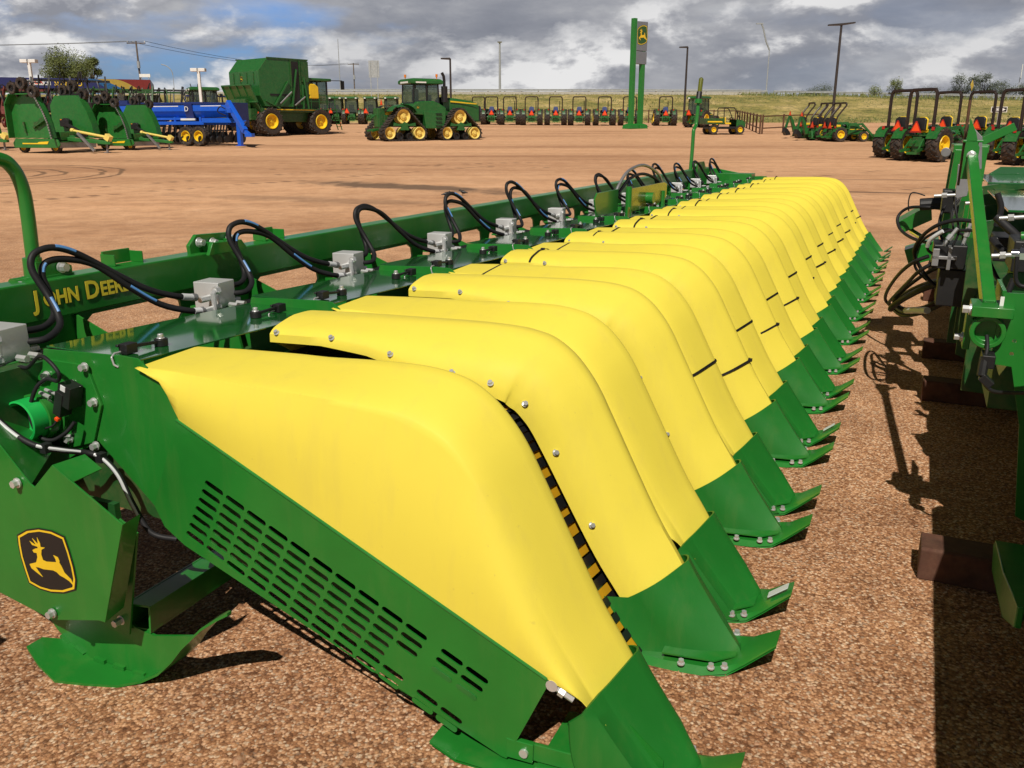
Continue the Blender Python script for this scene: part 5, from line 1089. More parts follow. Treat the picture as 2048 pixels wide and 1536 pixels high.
for x in (-.85, 1.15):
    for s in (1, -1): wheel(t, x, s * .62, .33, .27, .18, lugs=14)
put(t, 1442, 66, 80, 'green and black two-seat utility cart with yellow seats and cargo box', 'utility cart')

# articulated tractor on four rubber tracks
t = empty('tracked_tractor')
def hull2(cs):
    pts = [(x + r * math.cos(a), z + r * math.sin(a)) for x, z, r in cs for a in [2 * math.pi * k / 36 for k in range(36)]]
    pts = sorted(set((round(a, 5), round(b_, 5)) for a, b_ in pts)); lo = []; up = []
    def cr(o_, a, b_): return (a[0] - o_[0]) * (b_[1] - o_[1]) - (a[1] - o_[1]) * (b_[0] - o_[0])
    for p in pts:
        while len(lo) > 1 and cr(lo[-2], lo[-1], p) <= 0: lo.pop()
        lo.append(p)
    for p in reversed(pts):
        while len(up) > 1 and cr(up[-2], up[-1], p) <= 0: up.pop()
        up.append(p)
    return lo[:-1] + up[:-1]
def resample(poly, n):
    P = poly + [poly[0]]; L_ = [0]
    for a, b_ in zip(P, P[1:]): L_.append(L_[-1] + math.dist(a, b_))
    out = []
    for k in range(n):
        s = L_[-1] * k / n; j = max(i for i in range(len(L_)) if L_[i] <= s + 1e-9); j = min(j, len(P) - 2); f = (s - L_[j]) / (L_[j + 1] - L_[j])
        out.append((lerp(P[j][0], P[j + 1][0], f), lerp(P[j][1], P[j + 1][1], f)))
    return out
def track_unit(parent, x, y, side):
    w = .40; cs = [(x - .05, 1.42, .50), (x - 1.0, .43, .43), (x + 1.0, .43, .43)]
    P = resample(hull2(cs), 72); Q = []
    n = len(P); mb = MB()
    cx, cz = x, .8
    inner = [(p[0] + (cx - p[0]) * .05, p[1] + (cz - p[1]) * .06) for p in P]
    mb.loft([[(p[0], y - w, p[1]), (p[0], y + w, p[1]), (q[0], y + w, q[1]), (q[0], y - w, q[1])] for p, q in zip(P + P[:1], inner + inner[:1])], True)
    for k in range(0, n, 2):
        a, b_ = P[k], P[(k + 1) % n]; tx, tz = b_[0] - a[0], b_[1] - a[1]; l = math.hypot(tx, tz); tx /= l; tz /= l; nx, nz = tz, -tx
        for s in (1, -1):
            sh = .10
            mb.add([(a[0] + s * 0, y, a[1]), (b_[0], y, b_[1]), (b_[0] - tx * sh, y + s * w, b_[1] - tz * sh), (a[0] - tx * sh, y + s * w, a[1] - tz * sh), (a[0] + nx * .05, y, a[1] + nz * .05), (b_[0] + nx * .05, y, b_[1] + nz * .05), (b_[0] - tx * sh + nx * .05, y + s * w, b_[1] - tz * sh + nz * .05), (a[0] - tx * sh + nx * .05, y + s * w, a[1] - tz * sh + nz * .05)], [(4, 5, 6, 7), (0, 1, 5, 4), (1, 2, 6, 5), (2, 3, 7, 6), (3, 0, 4, 7)])
    tr = mb.build('rubber_track', M['rubber'], parent)
    d = side * .30
    for cx_, cz_, r, nm in ((x - .05, 1.42, .44, 'drive_wheel'), (x - 1.0, .43, .37, 'idler_wheel'), (x + 1.0, .43, .37, 'idler_wheel')):
        m_ = MB(); m_.lathe([(-d, r), (d, r), (d * 1.05, r * .93), (d * .95, r * .80), (d * .55, r * .72), (d * .50, r * .50), (d * .85, r * .42), (d * .85, r * .25), (d * 1.02, r * .22), (d * 1.02, .001)], (cx_, y, cz_), (0, 1, 0), 28)
        for k in range(8): a = 2 * math.pi * k / 8; m_.cyl((cx_ + r * .33 * math.cos(a), y + d * .85, cz_ + r * .33 * math.sin(a)), (cx_ + r * .33 * math.cos(a), y + d * .95, cz_ + r * .33 * math.sin(a)), .03, 6)
        m_.build(nm, M['cream'], tr, smooth=35)
    for dx in (-.33, .33):
        m_ = MB(); m_.lathe([(-d, .22), (d, .22), (d, .16), (d * .7, .13), (d * .7, .001)], (x + dx, y, .24), (0, 1, 0), 20); m_.build('road_roller', M['black'], tr, smooth=35)
    m_ = MB(); m_.prism([(-.75, .85), (.75, .85), (.72, 1.05), (.3, .95), (0, 1.1), (-.3, .95), (-.72, 1.05)], (x, y + d * .75, 0), (1, 0, 0), (0, 0, 1), -d * .3); m_.prism([(-.3, .6), (.3, .6), (.2, .85), (-.2, .85)], (x, y + d * .75, 0), (1, 0, 0), (0, 0, 1), -d * .3)
    m_.build('track_frame', M['vgreen'], tr, bevel=.01)
for x in (-1.95, 1.95):
    for s in (1, -1): track_unit(t, x, s * 1.12, s)
mb = MB(); mb.bp((-2.9, -.55, .8), (3.2, .55, 1.5)); mb.bp((-3.2, -.45, .55), (-2.8, .45, 1.9)); mb.build('chassis', M['dgreen'], t, bevel=.03)
mb = MB(); mb.loft([[(x, -w, z0), (x, -w, z1 - .18), (x, -w * .62, z1), (x, w * .62, z1), (x, w, z1 - .18), (x, w, z0)] for x, w, z0, z1 in ((1.1, .62, 1.45, 2.62), (2.2, .62, 1.35, 2.55), (3.3, .56, 1.2, 2.40), (3.75, .50, 1.2, 2.22))], False); mb.build('hood', M['vgreen'], t, smooth=30)
mb = MB(); mb.loft([[(x, -.50 * f, 1.15), (x, -.48 * f, 2.12), (x, .48 * f, 2.12), (x, .50 * f, 1.15)] for x, f in ((3.72, 1), (3.86, .95), (3.9, .9))], False); mb.add([(3.9, -.45, 1.15), (3.9, -.44, 2.1), (3.9, .44, 2.1), (3.9, .45, 1.15)], [(0, 1, 2, 3)]); mb.build('grille', M['black'], t)
mb = MB(); mb.prism([(1.6, 2.40), (3.5, 2.26), (3.5, 2.20), (1.6, 2.31)], (0, -.625, 0), (1, 0, 0), (0, -.02, 1), .01); mb.prism([(1.6, 2.40), (3.5, 2.26), (3.5, 2.20), (1.6, 2.31)], (0, .615, 0), (1, 0, 0), (0, .02, 1), .01); mb.build_each('hood_stripe', M['ypaint'], t)
mb = MB(); mb.prism([(.2, 1.0), (1.0, 1.05), (1.0, 1.95), (.55, 2.2), (.1, 2.35), (-.9, 2.3), (-1.35, 2.0), (-1.3, 1.55), (-.5, 1.5)], (0, -1.25, 0), (1, 0, 0), (0, 0, 1), -2.5); mb.build('cab_base', M['vgreen'], t, bevel=.05)
mb = MB(); mb.prism([(-.45, .70), (.85, .70), (.95, 1.7), (-.6, 1.75)], (0, -1.32, 0), (1, 0, 0), (0, 0, 1), -.45); mb.build('fuel_tank', M['vgreen'], t, bevel=.04)
mb = MB()
for k in range(4): mb.bp((.22, -1.40, .85 + .24 * k), (.62, -1.30, .89 + .24 * k))
mb.build('cab_steps', M['black'], t)
mb = MB(); mb.loft([[(x, y, z) for x, y in ((-1.05 + a, -.82 + a), (-1.05 + a, .82 - a), (.72 - a * .5, .80 - a), (.72 - a * .5, -.80 + a))] for z, a in ((2.0, 0), (2.3, -.02), (3.35, .06))], True, True); mb.build('cab_glass', M['glass'], t)
mb = MB()
for x, y in ((-1.05, .84), (-1.05, -.84), (.72, .82), (.72, -.82), (-.15, -.86), (-.15, .86)): mb.bar((x, y, 2.0), (x * .95, y * .95, 3.38), .08, .08)
mb.build_each('cab_frame', M['black'], t)
mb = MB(); mb.loft([[(x, y, z) for x, y in ((-1.25 + a, -.95 + a), (-1.25 + a, .95 - a), (.98 - a, .93 - a), (.98 - a, -.93 + a))] for z, a in ((3.35, .06), (3.40, 0), (3.55, .0), (3.66, .12), (3.70, .4))], True, True); mb.build('cab_roof', M['vgreen'], t, smooth=25)
mb = MB(); mb.bp((-.5, -.3, 2.1), (.0, .3, 2.4)); mb.bp((-.6, -.3, 2.35), (-.42, .3, 3.05)); mb.bp((.35, -.25, 2.1), (.5, .25, 2.75)); mb.build('seat', M['black'], t, bevel=.04)
mb = MB(); mb.bp((-1.27, -.55, 3.40), (-1.22, .55, 3.50)); mb.bp((-.9, -.97, 3.40), (-.2, -.94, 3.48)); mb.build_each('work_light', M['white'], t)
for p in ((-.9, .6), (.6, -.8)):
    mb = MB(); mb.cyl((p[0], p[1], 3.66), (p[0], p[1], 3.78), .03, 8); mb.cyl((p[0], p[1], 3.78), (p[0], p[1], 3.95), .07, 10); mb.build('beacon', M['amber'], t, smooth=40)
mb = MB(); mb.cyl((1.15, -.75, 2.3), (1.15, -.75, 3.25), .20, 16); mb.cyl((1.15, -.75, 3.25), (1.15, -.75, 3.65), .09, 12); mb.tube([(1.15, -.75, 3.6), (1.12, -.75, 3.85), (1.0, -.75, 4.05)], .09, 10); mb.build('exhaust', M['black'], t, smooth=40)
for s in (1, -1):
    mb = MB(); rings = []
    for k in range(9):
        a = R(20 + 135 * k / 8); rr = .72
        rings.append([(-2.0 + rr * 1.25 * math.cos(a), s * 1.12 - .45, 1.40 + rr * math.sin(a)), (-2.0 + rr * 1.25 * math.cos(a), s * 1.12 + .45, 1.40 + rr * math.sin(a))])
    mb.loft(rings, False); mb.build('rear_fender', M['vgreen'] if s < 0 else M['black'], t, smooth=40)
mb = MB(); mb.bp((-3.25, -.35, .8), (-2.85, .35, 1.9)); mb.bar((-3.0, -.3, .7), (-3.7, -.4, .55), .1, .12); mb.bar((-3.0, .3, .7), (-3.7, .4, .55), .1, .12); mb.bar((-3.1, 0, 1.6), (-3.6, 0, 1.3), .08, .08); mb.build('rear_hitch', M['vgreen'], t, bevel=.02)
smv(t, (-3.05, -.5, 2.25), .42)
badge(t, frame((-.95, -1.258, 1.95), (1, 0, 0), (0, 0, 1)), .16)
put(t, 848, 57.5, 58, 'large green articulated tractor on four black rubber tracks with yellow wheels', 'tracked tractor')

# six-wheeled harvester with basket
t = empty('cotton_harvester')
mb = MB(); mb.bp((-3.2, -1.25, 1.0), (3.4, 1.25, 1.75)); mb.bp((-2.6, -1.75, 1.55), (2.7, 1.75, 1.80)); mb.bp((-3.3, -.9, .9), (-2.9, .9, 2.4)); mb.bp((-2.4, -1.3, .9), (2.6, 1.3, 2.6)); mb.build('chassis', M['dgreen'], t, bevel=.03)
mb = MB(); prf = [(-2.7, 3.3), (-2.7, 4.2), (-1.95, 5.05), (1.35, 5.05), (1.35, 2.2), (-.2, 1.9), (-2.3, 1.9), (-2.7, 2.6)]
mb.prism(prf, (0, -1.8, 0), (1, 0, 0), (0, 0, 1), -3.6); mb.build('basket', M['vgreen'], t, bevel=.02)
mb = MB()
for x in (-.15, .6): mb.bp((x, -1.86, 2.7), (x + .09, -1.80, 5.0))
mb.bp((-2.0, -1.85, 5.02), (1.38, -1.78, 5.10)); mb.bp((-2.05, 1.78, 5.02), (1.38, 1.85, 5.10)); mb.bp((.75, -1.88, 3.6), (1.35, -1.79, 4.95))
for y in (-1.2, -.4, .4, 1.2): mb.bp((-2.74, y - .04, 3.35), (-2.69, y + .04, 4.1))
mb.build('basket_rib', M['dgreen'], t)
mb = MB(); mb.loft([[(-2.9, -1.75, 2.15), (-2.9, 1.75, 2.15)], [(-3.35, -1.75, 3.25), (-3.35, 1.75, 3.25)]], False); mb.loft([[(-2.84, -1.75, 2.15), (-2.84, 1.75, 2.15)], [(-3.29, -1.75, 3.25), (-3.29, 1.75, 3.25)]], False)
for y in (-1.75, -.9, -.05, .8, 1.7): mb.bar((-2.88, y + .02, 2.15), (-3.4, y + .02, 3.28), .06, .10)
mb.bar((-3.36, -1.78, 3.28), (-3.36, 1.78, 3.28), .1, .08); mb.bar((-2.95, -1.78, 2.2), (-2.95, 1.78, 2.2), .12, .1); mb.build('unload_tray', M['vgreen'], t)
mb = MB(); mb.loft([[(-2.9, -1.7, 2.12), (-2.9, 1.7, 2.12)], [(-2.4, -1.7, 1.25), (-2.4, 1.7, 1.25)]], False); mb.loft([[(-2.82, -1.7, 2.12), (-2.82, 1.7, 2.12)], [(-2.32, -1.7, 1.25), (-2.32, 1.7, 1.25)]], False)
for y in (-1.7, -.6, .5, 1.65): mb.bar((-2.95, y, 2.15), (-2.42, y, 1.2), .07, .09)
mb.build('lower_chute', M['dgreen'], t)
mb = MB(); mb.loft([[(x, y, z) for x, y in ((2.0, -.95), (2.0, .95), (3.6, .9), (3.6, -.9))] for z in (2.2, 3.75)], True, True); mb.build('cab_glass', M['glass'], t)
mb = MB()
for x, y in ((2.0, -.96), (2.0, .96), (3.6, .92), (3.6, -.92), (2.7, -.97), (2.7, .97)): mb.bar((x, y, 2.1), (x, y, 3.8), .09, .09)
mb.build_each('cab_frame', M['black'], t)
mb = MB(); mb.bp((1.85, -1.1, 3.75), (3.95, 1.1, 3.95)); mb.build('cab_roof', M['vgreen'], t, bevel=.05)
mb = MB(); mb.bar((3.7, -1.0, 3.82), (4.3, -1.9, 3.8), .06, .05); mb.bp((4.25, -2.1, 3.2), (4.32, -1.75, 3.78)); mb.bar((3.7, 1.0, 3.82), (4.3, 1.9, 3.8), .06, .05); mb.bp((4.25, 1.75, 3.2), (4.32, 2.1, 3.78)); mb.build_each('mirror_arm', M['black'], t)
mb = MB(); mb.prism([(1.40, 2.5), (2.2, 2.5), (2.2, 3.3), (1.9, 3.5), (1.40, 3.5)], (0, -1.82, 0), (1, 0, 0), (0, 0, 1), -.6); mb.build('liquid_tank', M['ypaint'], t, bevel=.06)
mb = MB(); mb.bp((-2.4, -1.79, 1.68), (2.6, -1.765, 1.74)); mb.build('side_stripe', M['ypaint'], t)
mb = MB()
for z in (2.3, 2.75): mb.bar((.2, -1.8, z), (3.6, -1.8, z), .035, .035)
for x in (.2, .9, 1.5, 2.2, 2.9, 3.6): mb.bar((x, -1.8, 1.75), (x, -1.8, 2.75), .035, .035)
mb.bp((.1, -1.85, 1.75), (3.9, -1.0, 1.80)); mb.build('guard_rail', M['vgreen'], t)
mb = MB()
for s in (-1.85, -1.40): mb.bar((3.6, s, 1.85), (4.1, s, .35), .05, .05)
for k in range(6): f = k / 6; mb.bp((lerp(3.65, 4.1, f) - .08, -1.85, lerp(1.7, .35, f)), (lerp(3.65, 4.1, f) + .08, -1.40, lerp(1.7, .35, f) + .04))
mb.build('ladder', M['vgreen'], t)
mb = MB(); mb.bp((-2.62, -1.30, 1.35), (-2.56, -1.05, 1.55)); mb.bp((3.97, -1.86, .6), (4.02, -1.78, .9)); mb.build_each('marker_light', M['orange'], t)
for x in (-1.9, 2.3):
    for s in (1, -1): wheel(t, x, s * 1.55, .92, .62, .50, lugs=18); wheel(t, x, s * .85, .92, .55, .50, lugs=18)
mb = MB(); mb.bp((-.05, -1.83, 2.1), (.55, -1.80, 4.9)); mb.bp((1.36, -1.5, 2.6), (1.55, 1.5, 4.6)); mb.bp((-1.9, -1.83, 2.62), (-.3, -1.80, 2.74)); mb.build_each('recess_panel', M['black'], t)  # black sheets laid on for the shaded recesses of the basket
mb = MB()
for q in (((-1.6, -1.9, 2.0), (-.4, -1.9, 3.6)), ((-.2, -1.92, 1.9), (.3, -1.92, 4.4)), ((.75, -1.92, 1.8), (.75, -1.92, 3.4)), ((-2.3, -1.85, 2.3), (-1.2, -1.85, 1.8)), ((1.2, -1.9, 1.8), (.9, -1.9, 3.9))): mb.bar(q[0], q[1], .08, .10)
mb.build_each('lift_strut', M['vgreen'], t)
mb = MB()
for q in (((-1.2, -1.93, 2.1), (-.2, -1.93, 2.9)), ((.0, -1.95, 2.0), (.9, -1.95, 2.6))): mb.cyl(q[0], q[1], .05, 8)
mb.build_each('lift_cylinder', M['steel'], t)
badge(t, frame((-2.71, .3, 3.72), (0, -1, 0), (0, 0, 1)), .34)
put(t, 562, 65, 40, 'tall green six-wheeled cotton harvester with a large closed basket', 'harvester')

# blue seed drill
t = empty('seed_drill')           # local X along the working width, hitch at +X end
for x0, x1 in ((-3.6, .65), (1.15, 3.3)):
    mb = MB(); mb.prism([(-.35, 1.42), (.35, 1.42), (.55, 1.75), (.55, 2.12), (-.55, 2.12), (-.55, 1.75)], (x0, 0, 0), (0, 1, 0), (0, 0, 1), x1 - x0)
    bx = mb.build('seed_box', M['blue'], t, bevel=.02)
    mb = MB(); mb.bp((x0 - .02, -.60, 2.10), (x1 + .02, .60, 2.16)); mb.build('box_lid', M['dblue'], bx, bevel=.01)
    mb = MB(); mb.bp((x0 + .5, -.556, 1.98), (x1 - .4, -.552, 2.02)); mb.build('box_lettering', M['white'], bx)
for x, h in ((.65, 1.2), (3.3, 1.1)):
    mb = MB(); mb.prism([(-.62, 2.15), (.4, 2.15), (.4, .95), (-.45, .95)], (x, 0, 0), (0, 1, 0), (0, 0, 1), .50); mb.build('side_cheek', M['dblue'], t, bevel=.02)
    text('lettering', 'D', .36, M['white'], t, frame((x + .02, -.63, 1.74), (1, 0, 0), (0, 0.08, 1)))
mb = MB(); mb.bp((-4.4, -.1, 2.0), (-3.5, .9, 2.35)); mb.bp((-3.6, .7, 1.6), (.6, 1.6, 2.25)); mb.build_each('rear_hopper', M['dblue'], t, bevel=.02)
mb = MB(); mb.bp((-3.7, -.7, 1.05), (3.4, -.55, 1.22)); mb.bp((-3.7, .5, 1.05), (3.4, .65, 1.22)); mb.bp((-3.7, -.6, 1.3), (.7, -.45, 1.42)); mb.bp((1.9, -.85, 1.15), (3.9, -.68, 1.38))
for x in (-3.6, -1.8, 0, 1.6, 3.3): mb.bp((x - .06, -.62, 1.1), (x + .06, .6, 1.45))
mb.build('frame', M['blue'], t, bevel=.01)
mb = MB(); rs = random.Random(5)
for k in range(19):
    x = -3.5 + k * .37
    for y in (-.75, -.2, .5):
        mb.lathe([(-.012, .001), (0, .29), (.012, .001)], (x + y * .2, y, .42), (1, .18, 0), 16); mb.bar((x + y * .2, y, .42), (x + y * .2, y + .2, 1.1), .05, .06)
        mb.cyl((x - .03, y - .45, .32), (x + .05, y - .45, .32), .18, 12)
mb.build('disc_gang', M['black'], t)
for x in (1.2, 2.0): wheel(t, x, -1.15, .48, .35, .27, lugs=12)
mb = MB(); mb.bar((3.3, -.6, 1.75), (3.9, -1.2, 1.75), .2, .25); mb.bar((3.55, -.8, 2.15), (5.0, -1.5, .72), .22, .30); mb.bar((3.7, .2, 1.2), (4.6, -1.2, 1.05), .15, .18); mb.bar((4.9, -1.45, .75), (5.3, -1.6, .55), .16, .2); mb.bp((5.15, -1.75, .45), (5.55, -1.5, .62)); mb.build('tongue', M['blue'], t, bevel=.015)
mb = MB(); mb.bp((4.35, -1.32, .03), (4.55, -1.12, 1.15)); mb.bp((4.28, -1.40, 0), (4.62, -1.05, .03)); mb.build('jack_stand', M['blue'], t, bevel=.01)
mb = MB(); mb.cyl((4.7, -1.3, .9), (5.2, -1.55, 1.15), .03, 8); mb.tube(catmull([(3.4, -.6, 1.7), (3.1, -.8, 1.95), (2.9, -.8, 1.7), (3.3, -.7, 1.5)], 5), .03, 6); mb.build('hydraulic_hose', M['hose'], t)
mb = MB(); mb.bp((.4, -.64, 1.28), (1.3, -.56, 1.38)); mb.build('warning_label', M['white'], t)
p = spot(372, 49); t.location = p; t.scale = (1.06, 1.06, 1.0); t.rotation_euler = (0, 0, R(-22)); tag(t, 'bright blue seed drill with rows of black discs and a raised tongue', 'seed drill')

# folding rotary mowers: both wings folded up, drawbar towards the viewer's right
def mower(label, px, y, az, k=1.0):
    t = empty('rotary_mower')
    G = M['fgreen']
    mb = MB(); mb.bp((-1.5, -1.25, .42), (1.3, 1.25, .58)); mb.bp((-1.55, -1.3, .28), (-1.45, 1.3, .62)); mb.bp((-.35, -.3, .58), (.35, .3, .95)); mb.bp((-.6, -1.2, .58), (.7, 1.2, .70)); mb.build('deck', G, t, bevel=.02)
    mb = MB(); mb.prism([(-1.5, .25), (1.35, .25), (1.55, .40), (1.45, .66), (1.2, .72), (-1.35, .72), (-1.55, .5)], (0, -1.42, 0), (1, 0, 0), (0, 0, 1), -.08); w0 = mb.build('deck_side', G, t, bevel=.02)
    mb = MB(); mb.prism([(-.9, .44), (.75, .44), (.85, .58), (.2, .55), (.1, .50), (-.9, .50)], (0, -1.425, 0), (1, 0, 0), (0, 0, 1), .012); mb.build('side_stripe', M['ypaint'], w0)
    poly = [(-1.45, .75), (1.35, .75), (1.22, 1.5), (1.0, 2.1), (.66, 2.72), (.45, 2.95), (-1.05, 2.95), (-1.42, 2.45)]
    for s in (-1, 1):
        yb = s * 1.32
        mb = MB(); mb.prism(poly, (0, yb, 0), (1, 0, 0), (0, 0, 1), .05); w = mb.build('wing_deck', G, t)
        rim = MB(); Q = poly[1:] + poly[:1]
        for (a, b_) in zip(Q, Q[1:]):
            d = Vector((b_[0] - a[0], 0, b_[1] - a[1])); n_ = Vector((-d.z, 0, d.x)).normalized() * .05
            P = [Vector((a[0], yb, a[1])), Vector((b_[0], yb, b_[1]))]; P = P + [p + Vector((0, s * .42, 0)) for p in P[::-1]]
            rim.add(P + [p + n_ for p in P], [(0, 1, 2, 3), (7, 6, 5, 4), (0, 4, 5, 1), (1, 5, 6, 2), (2, 6, 7, 3), (3, 7, 4, 0)])
        rim.build('wing_skirt', G, w)
        if s < 0:
            mb = MB(); mb.bar((.0, yb - .12, 1.25), (.62, yb - .12, 1.72), .10, .10); mb.bar((-.55, yb - .12, 1.0), (-.62, yb - .12, 1.55), .09, .09); mb.cyl((.25, yb - .05, 1.45), (.25, yb - .22, 1.45), .12, 12); mb.bar((.25, yb - .2, 1.4), (.95, yb - .2, 1.75), .08, .16); mb.build_each('mower_blade', M['dgreen'], w)
            mb = MB()
            for i_ in range(24):
                f = i_ / 23; j = f * 4; a = poly[1 + int(min(j, 3.99))]; b_ = poly[2 + int(min(j, 3.99))]; g_ = j - int(min(j, 3.99))
                mb.box((lerp(a[0], b_[0], g_) + .03, yb - .44, lerp(a[1], b_[1], g_)), (.07, .04, .09))
            mb.build('chain_guard', M['steel'], w)
        else:
            mb = MB(); mb.cyl((-.35, yb - .30, 1.52), (-.35, yb, 1.52), .26, 14); mb.box((-.35, yb - .2, 1.5), (.62, .26, .34)); mb.bar((-.2, yb - .3, 1.45), (.95, yb - .45, .95), .17, .17); mb.box((1.0, yb - .45, .92), (.3, .3, .28)); mb.build('wing_gearbox', M['black'], w, bevel=.02)
            mb = MB(); mb.box((-.62, yb - .2, 1.62), (.12, .1, .2)); mb.build('warning_label', M['amber'], w)
            mb = MB(); mb.box((.95, yb - .03, 1.0), (.9, .06, .10)); mb.build('wing_hinge', G, w)
        mb = MB(); mb.bp((-1.0, yb - .012, 2.76), (.5, yb + .062, 2.86)); mb.build('wing_stripe', M['ypaint'], w)
        mb = MB(); mb.bp((-.9, yb - .008, 2.5), (-.7, yb + .058, 2.6)); mb.build('wing_label', M['ypaint'], w)
        for x, z in ((-.75, 3.20), (-.1, 3.42), (.55, 3.0)):
            wheel(w, x, yb + s * .35, .30, .26, .14, rim='black', lugs=12, name='tail_wheel').location = (0, 0, z - .28)
        mb = MB(); mb.bar((-.75, yb + .1 * s, 2.8), (-.75, yb + s * .25, 3.25), .08, .14); mb.bar((-.1, yb + .1 * s, 2.8), (-.1, yb + s * .25, 3.45), .08, .14); mb.bar((-.75, yb + .15 * s, 2.95), (.55, yb + .2 * s, 3.0), .12, .12); mb.bar((.55, yb + .15 * s, 2.8), (.55, yb + .2 * s, 3.05), .12, .12); mb.build('wheel_arm', M['black'], w)
    mb = MB(); mb.bp((1.3, -1.25, .25), (1.38, 1.25, .52)); mb.build('front_chain_guard', M['steel'], t)
    mb = MB(); mb.bar((1.0, -.55, .72), (3.3, 0, .50), .14, .18); mb.bar((1.0, .55, .72), (3.3, 0, .50), .14, .18); mb.bp((3.2, -.1, .42), (3.55, .1, .56)); mb.bar((-.2, 0, .9), (1.2, 0, 1.0), .7, .16); mb.box((1.0, -.7, .85), (.5, .6, .4)); mb.build('tongue', G, t, bevel=.015)
    mb = MB(); mb.cyl((.9, .2, 1.12), (3.2, .1, .78), .075, 12); mb.cyl((.85, .2, 1.13), (1.02, .2, 1.10), .12, 12); mb.box((3.3, .1, .76), (.30, .28, .30), Matrix.Rotation(.6, 3, 'Y')); mb.build('drive_shaft', M['cream'], t, smooth=40)
    mb = MB(); mb.bar((2.0, -.6, 1.0), (2.9, -.55, .1), .12, .12); mb.bar((3.1, .15, .55), (3.1, .15, .02), .08, .08); mb.box((3.1, .15, .02), (.25, .25, .04)); mb.build_each('jack_stand', M['steel'], t)
    for x, y_ in ((-1.2, -1.05), (-1.2, 1.05), (1.0, -1.1)): wheel(t, x, y_, .30, .22, .18, lugs=12)
    p = spot(px, y); t.location = p; t.rotation_euler = (0, 0, heading(az)); t.scale = (k, k, k)
    tag(t, label, 'mower', 'folding rotary mowers parked at left'); return t
mower('large green folding mower with two upright wing decks, left of the smaller one', 118, 40.5, 108, .84)
mower('green folding mower standing before the blue seed drill, its yellow shaft pointing right', 262, 43.5, 108, .70)
mower('green folding mower cut off by the left edge, only its wheels and drawbar showing', -78, 43, 108, .84)
# ================================================================== grass bank, highway, fence, poles, signs, trees, background
def crest(x): return interp([(-200, 6.83), (20, 6.83), (34, 6.70), (51, 6.45), (77, 5.95), (140, 5.3)], x)
rs = random.Random(11)
mb = MB(); xs = [-320 + 8 * i for i in range(71)]; prof = [(99.5, -.05), (103, .35), (108, 1.3), (116, 3.1), (124, 4.7), (131, 5.7), (136, 6.05), (140, 6.1)]
vv = [(x, y, 2.48 + (crest(x) - 2.48) * h / 6.1 + (rs.uniform(-.10, .10) if 0 < i < 6 else 0)) for i, (y, h) in enumerate(prof) for x in xs]
n = len(xs); mb.add(vv, [(j * n + i, j * n + i + 1, (j + 1) * n + i + 1, (j + 1) * n + i) for j in range(len(prof) - 1) for i in range(n - 1)])
tag(mb.build('grass_bank', M['grass'], smooth=60), kind='structure')
mb = MB(); mb.add([(x, y, crest(x) - .03) for y in (140, 165) for x in xs], [(i, i + 1, n + i + 1, n + i) for i in range(n - 1)]); tag(mb.build('highway', M['asphalt']), kind='structure')
mb = MB(); mb.add([(-1500, 165, 5.2), (1500, 165, 5.2), (1500, 1600, 3.0), (-1500, 1600, 3.0)], [(0, 1, 2, 3)]); tag(mb.build('far_fields', M['grass']), kind='structure')
# tall weeds along the foot and the shoulder of the bank
mb = MB()
for i in range(15000):
    if i >= 5200: x = rs.uniform(-45, 95); f_ = rs.random(); y = 101 + 37 * f_; z = 2.48 + (crest(x) - 2.48) * interp([(y_, h_ / 6.1) for y_, h_ in prof], y) - .05
    elif i < 3400: x = rs.uniform(33, 95); y = rs.uniform(129, 137); z = crest(x) - .15
    else: x = rs.uniform(-8, 75); y = rs.uniform(99, 104); z = 2.5 + (y - 100) * .12
    h = rs.uniform(.2, .6) * (1.4 if i < 3400 and rs.random() < .2 else (.7 if i < 5200 else .5)); w = rs.uniform(.04, .1); a = rs.uniform(0, 3.14); dx, dy = math.cos(a) * w, math.sin(a) * w; lx = rs.uniform(-.25, .25)
    mb.add([(x - dx, y - dy, z), (x + dx, y + dy, z), (x + lx, y, z + h)], [(0, 1, 2)])
tag(mb.build('roadside_weeds', M['weed']), kind='stuff')
# guard rail: two stretches, their posts as parts
def guard(name, x0, x1, step, label, post):
    t = empty(name, (0, 137.5, 0)); tag(t, label, 'guard rail')
    mb = MB(); X_ = [x0 + (x1 - x0) * i / 20 for i in range(21)]
    mb.loft([[(x, d, crest(x) + z) for d, z in ((-.02, .50), (-.09, .56), (-.02, .64), (-.09, .73), (-.02, .80), (.02, .80), (.02, .50))] for x in X_], True, True)
    mb.build('rail', M['galv'], t, smooth=30)
    x = x0 + .5
    while x < x1:
        m_ = MB(); m_.bp((x - .09, .02, crest(x) - .2), (x + .09, .20, crest(x) + (.82 if post == 'dark' else .62))); m_.build('post', M['wood'] if post == 'dark' else M['concrete'], t); x += step
    return t
guard('guard_rail', -32, 38.5, 1.95 * 1.3, 'long pale guard rail on top of the bank, left and centre stretch', 'pale')
guard('guard_rail', 39.5, 92, 1.9 * 1.35, 'guard rail with dark wooden posts on top of the bank at right', 'dark')
t = empty('bridge_barrier', (0, 139.2, 0)); tag(t, 'pale concrete barrier with railing along the highway behind the guard rail', 'barrier')
mb = MB(); mb.bp((-60, -.2, crest(0) - .3), (38, .2, crest(0) + .48)); mb.build('barrier_wall', M['concrete'], t)
mb = MB(); mb.bp((-60, -.05, crest(0) + .78), (38, .05, crest(0) + .84)); mb.build('barrier_rail', M['galv'], t)
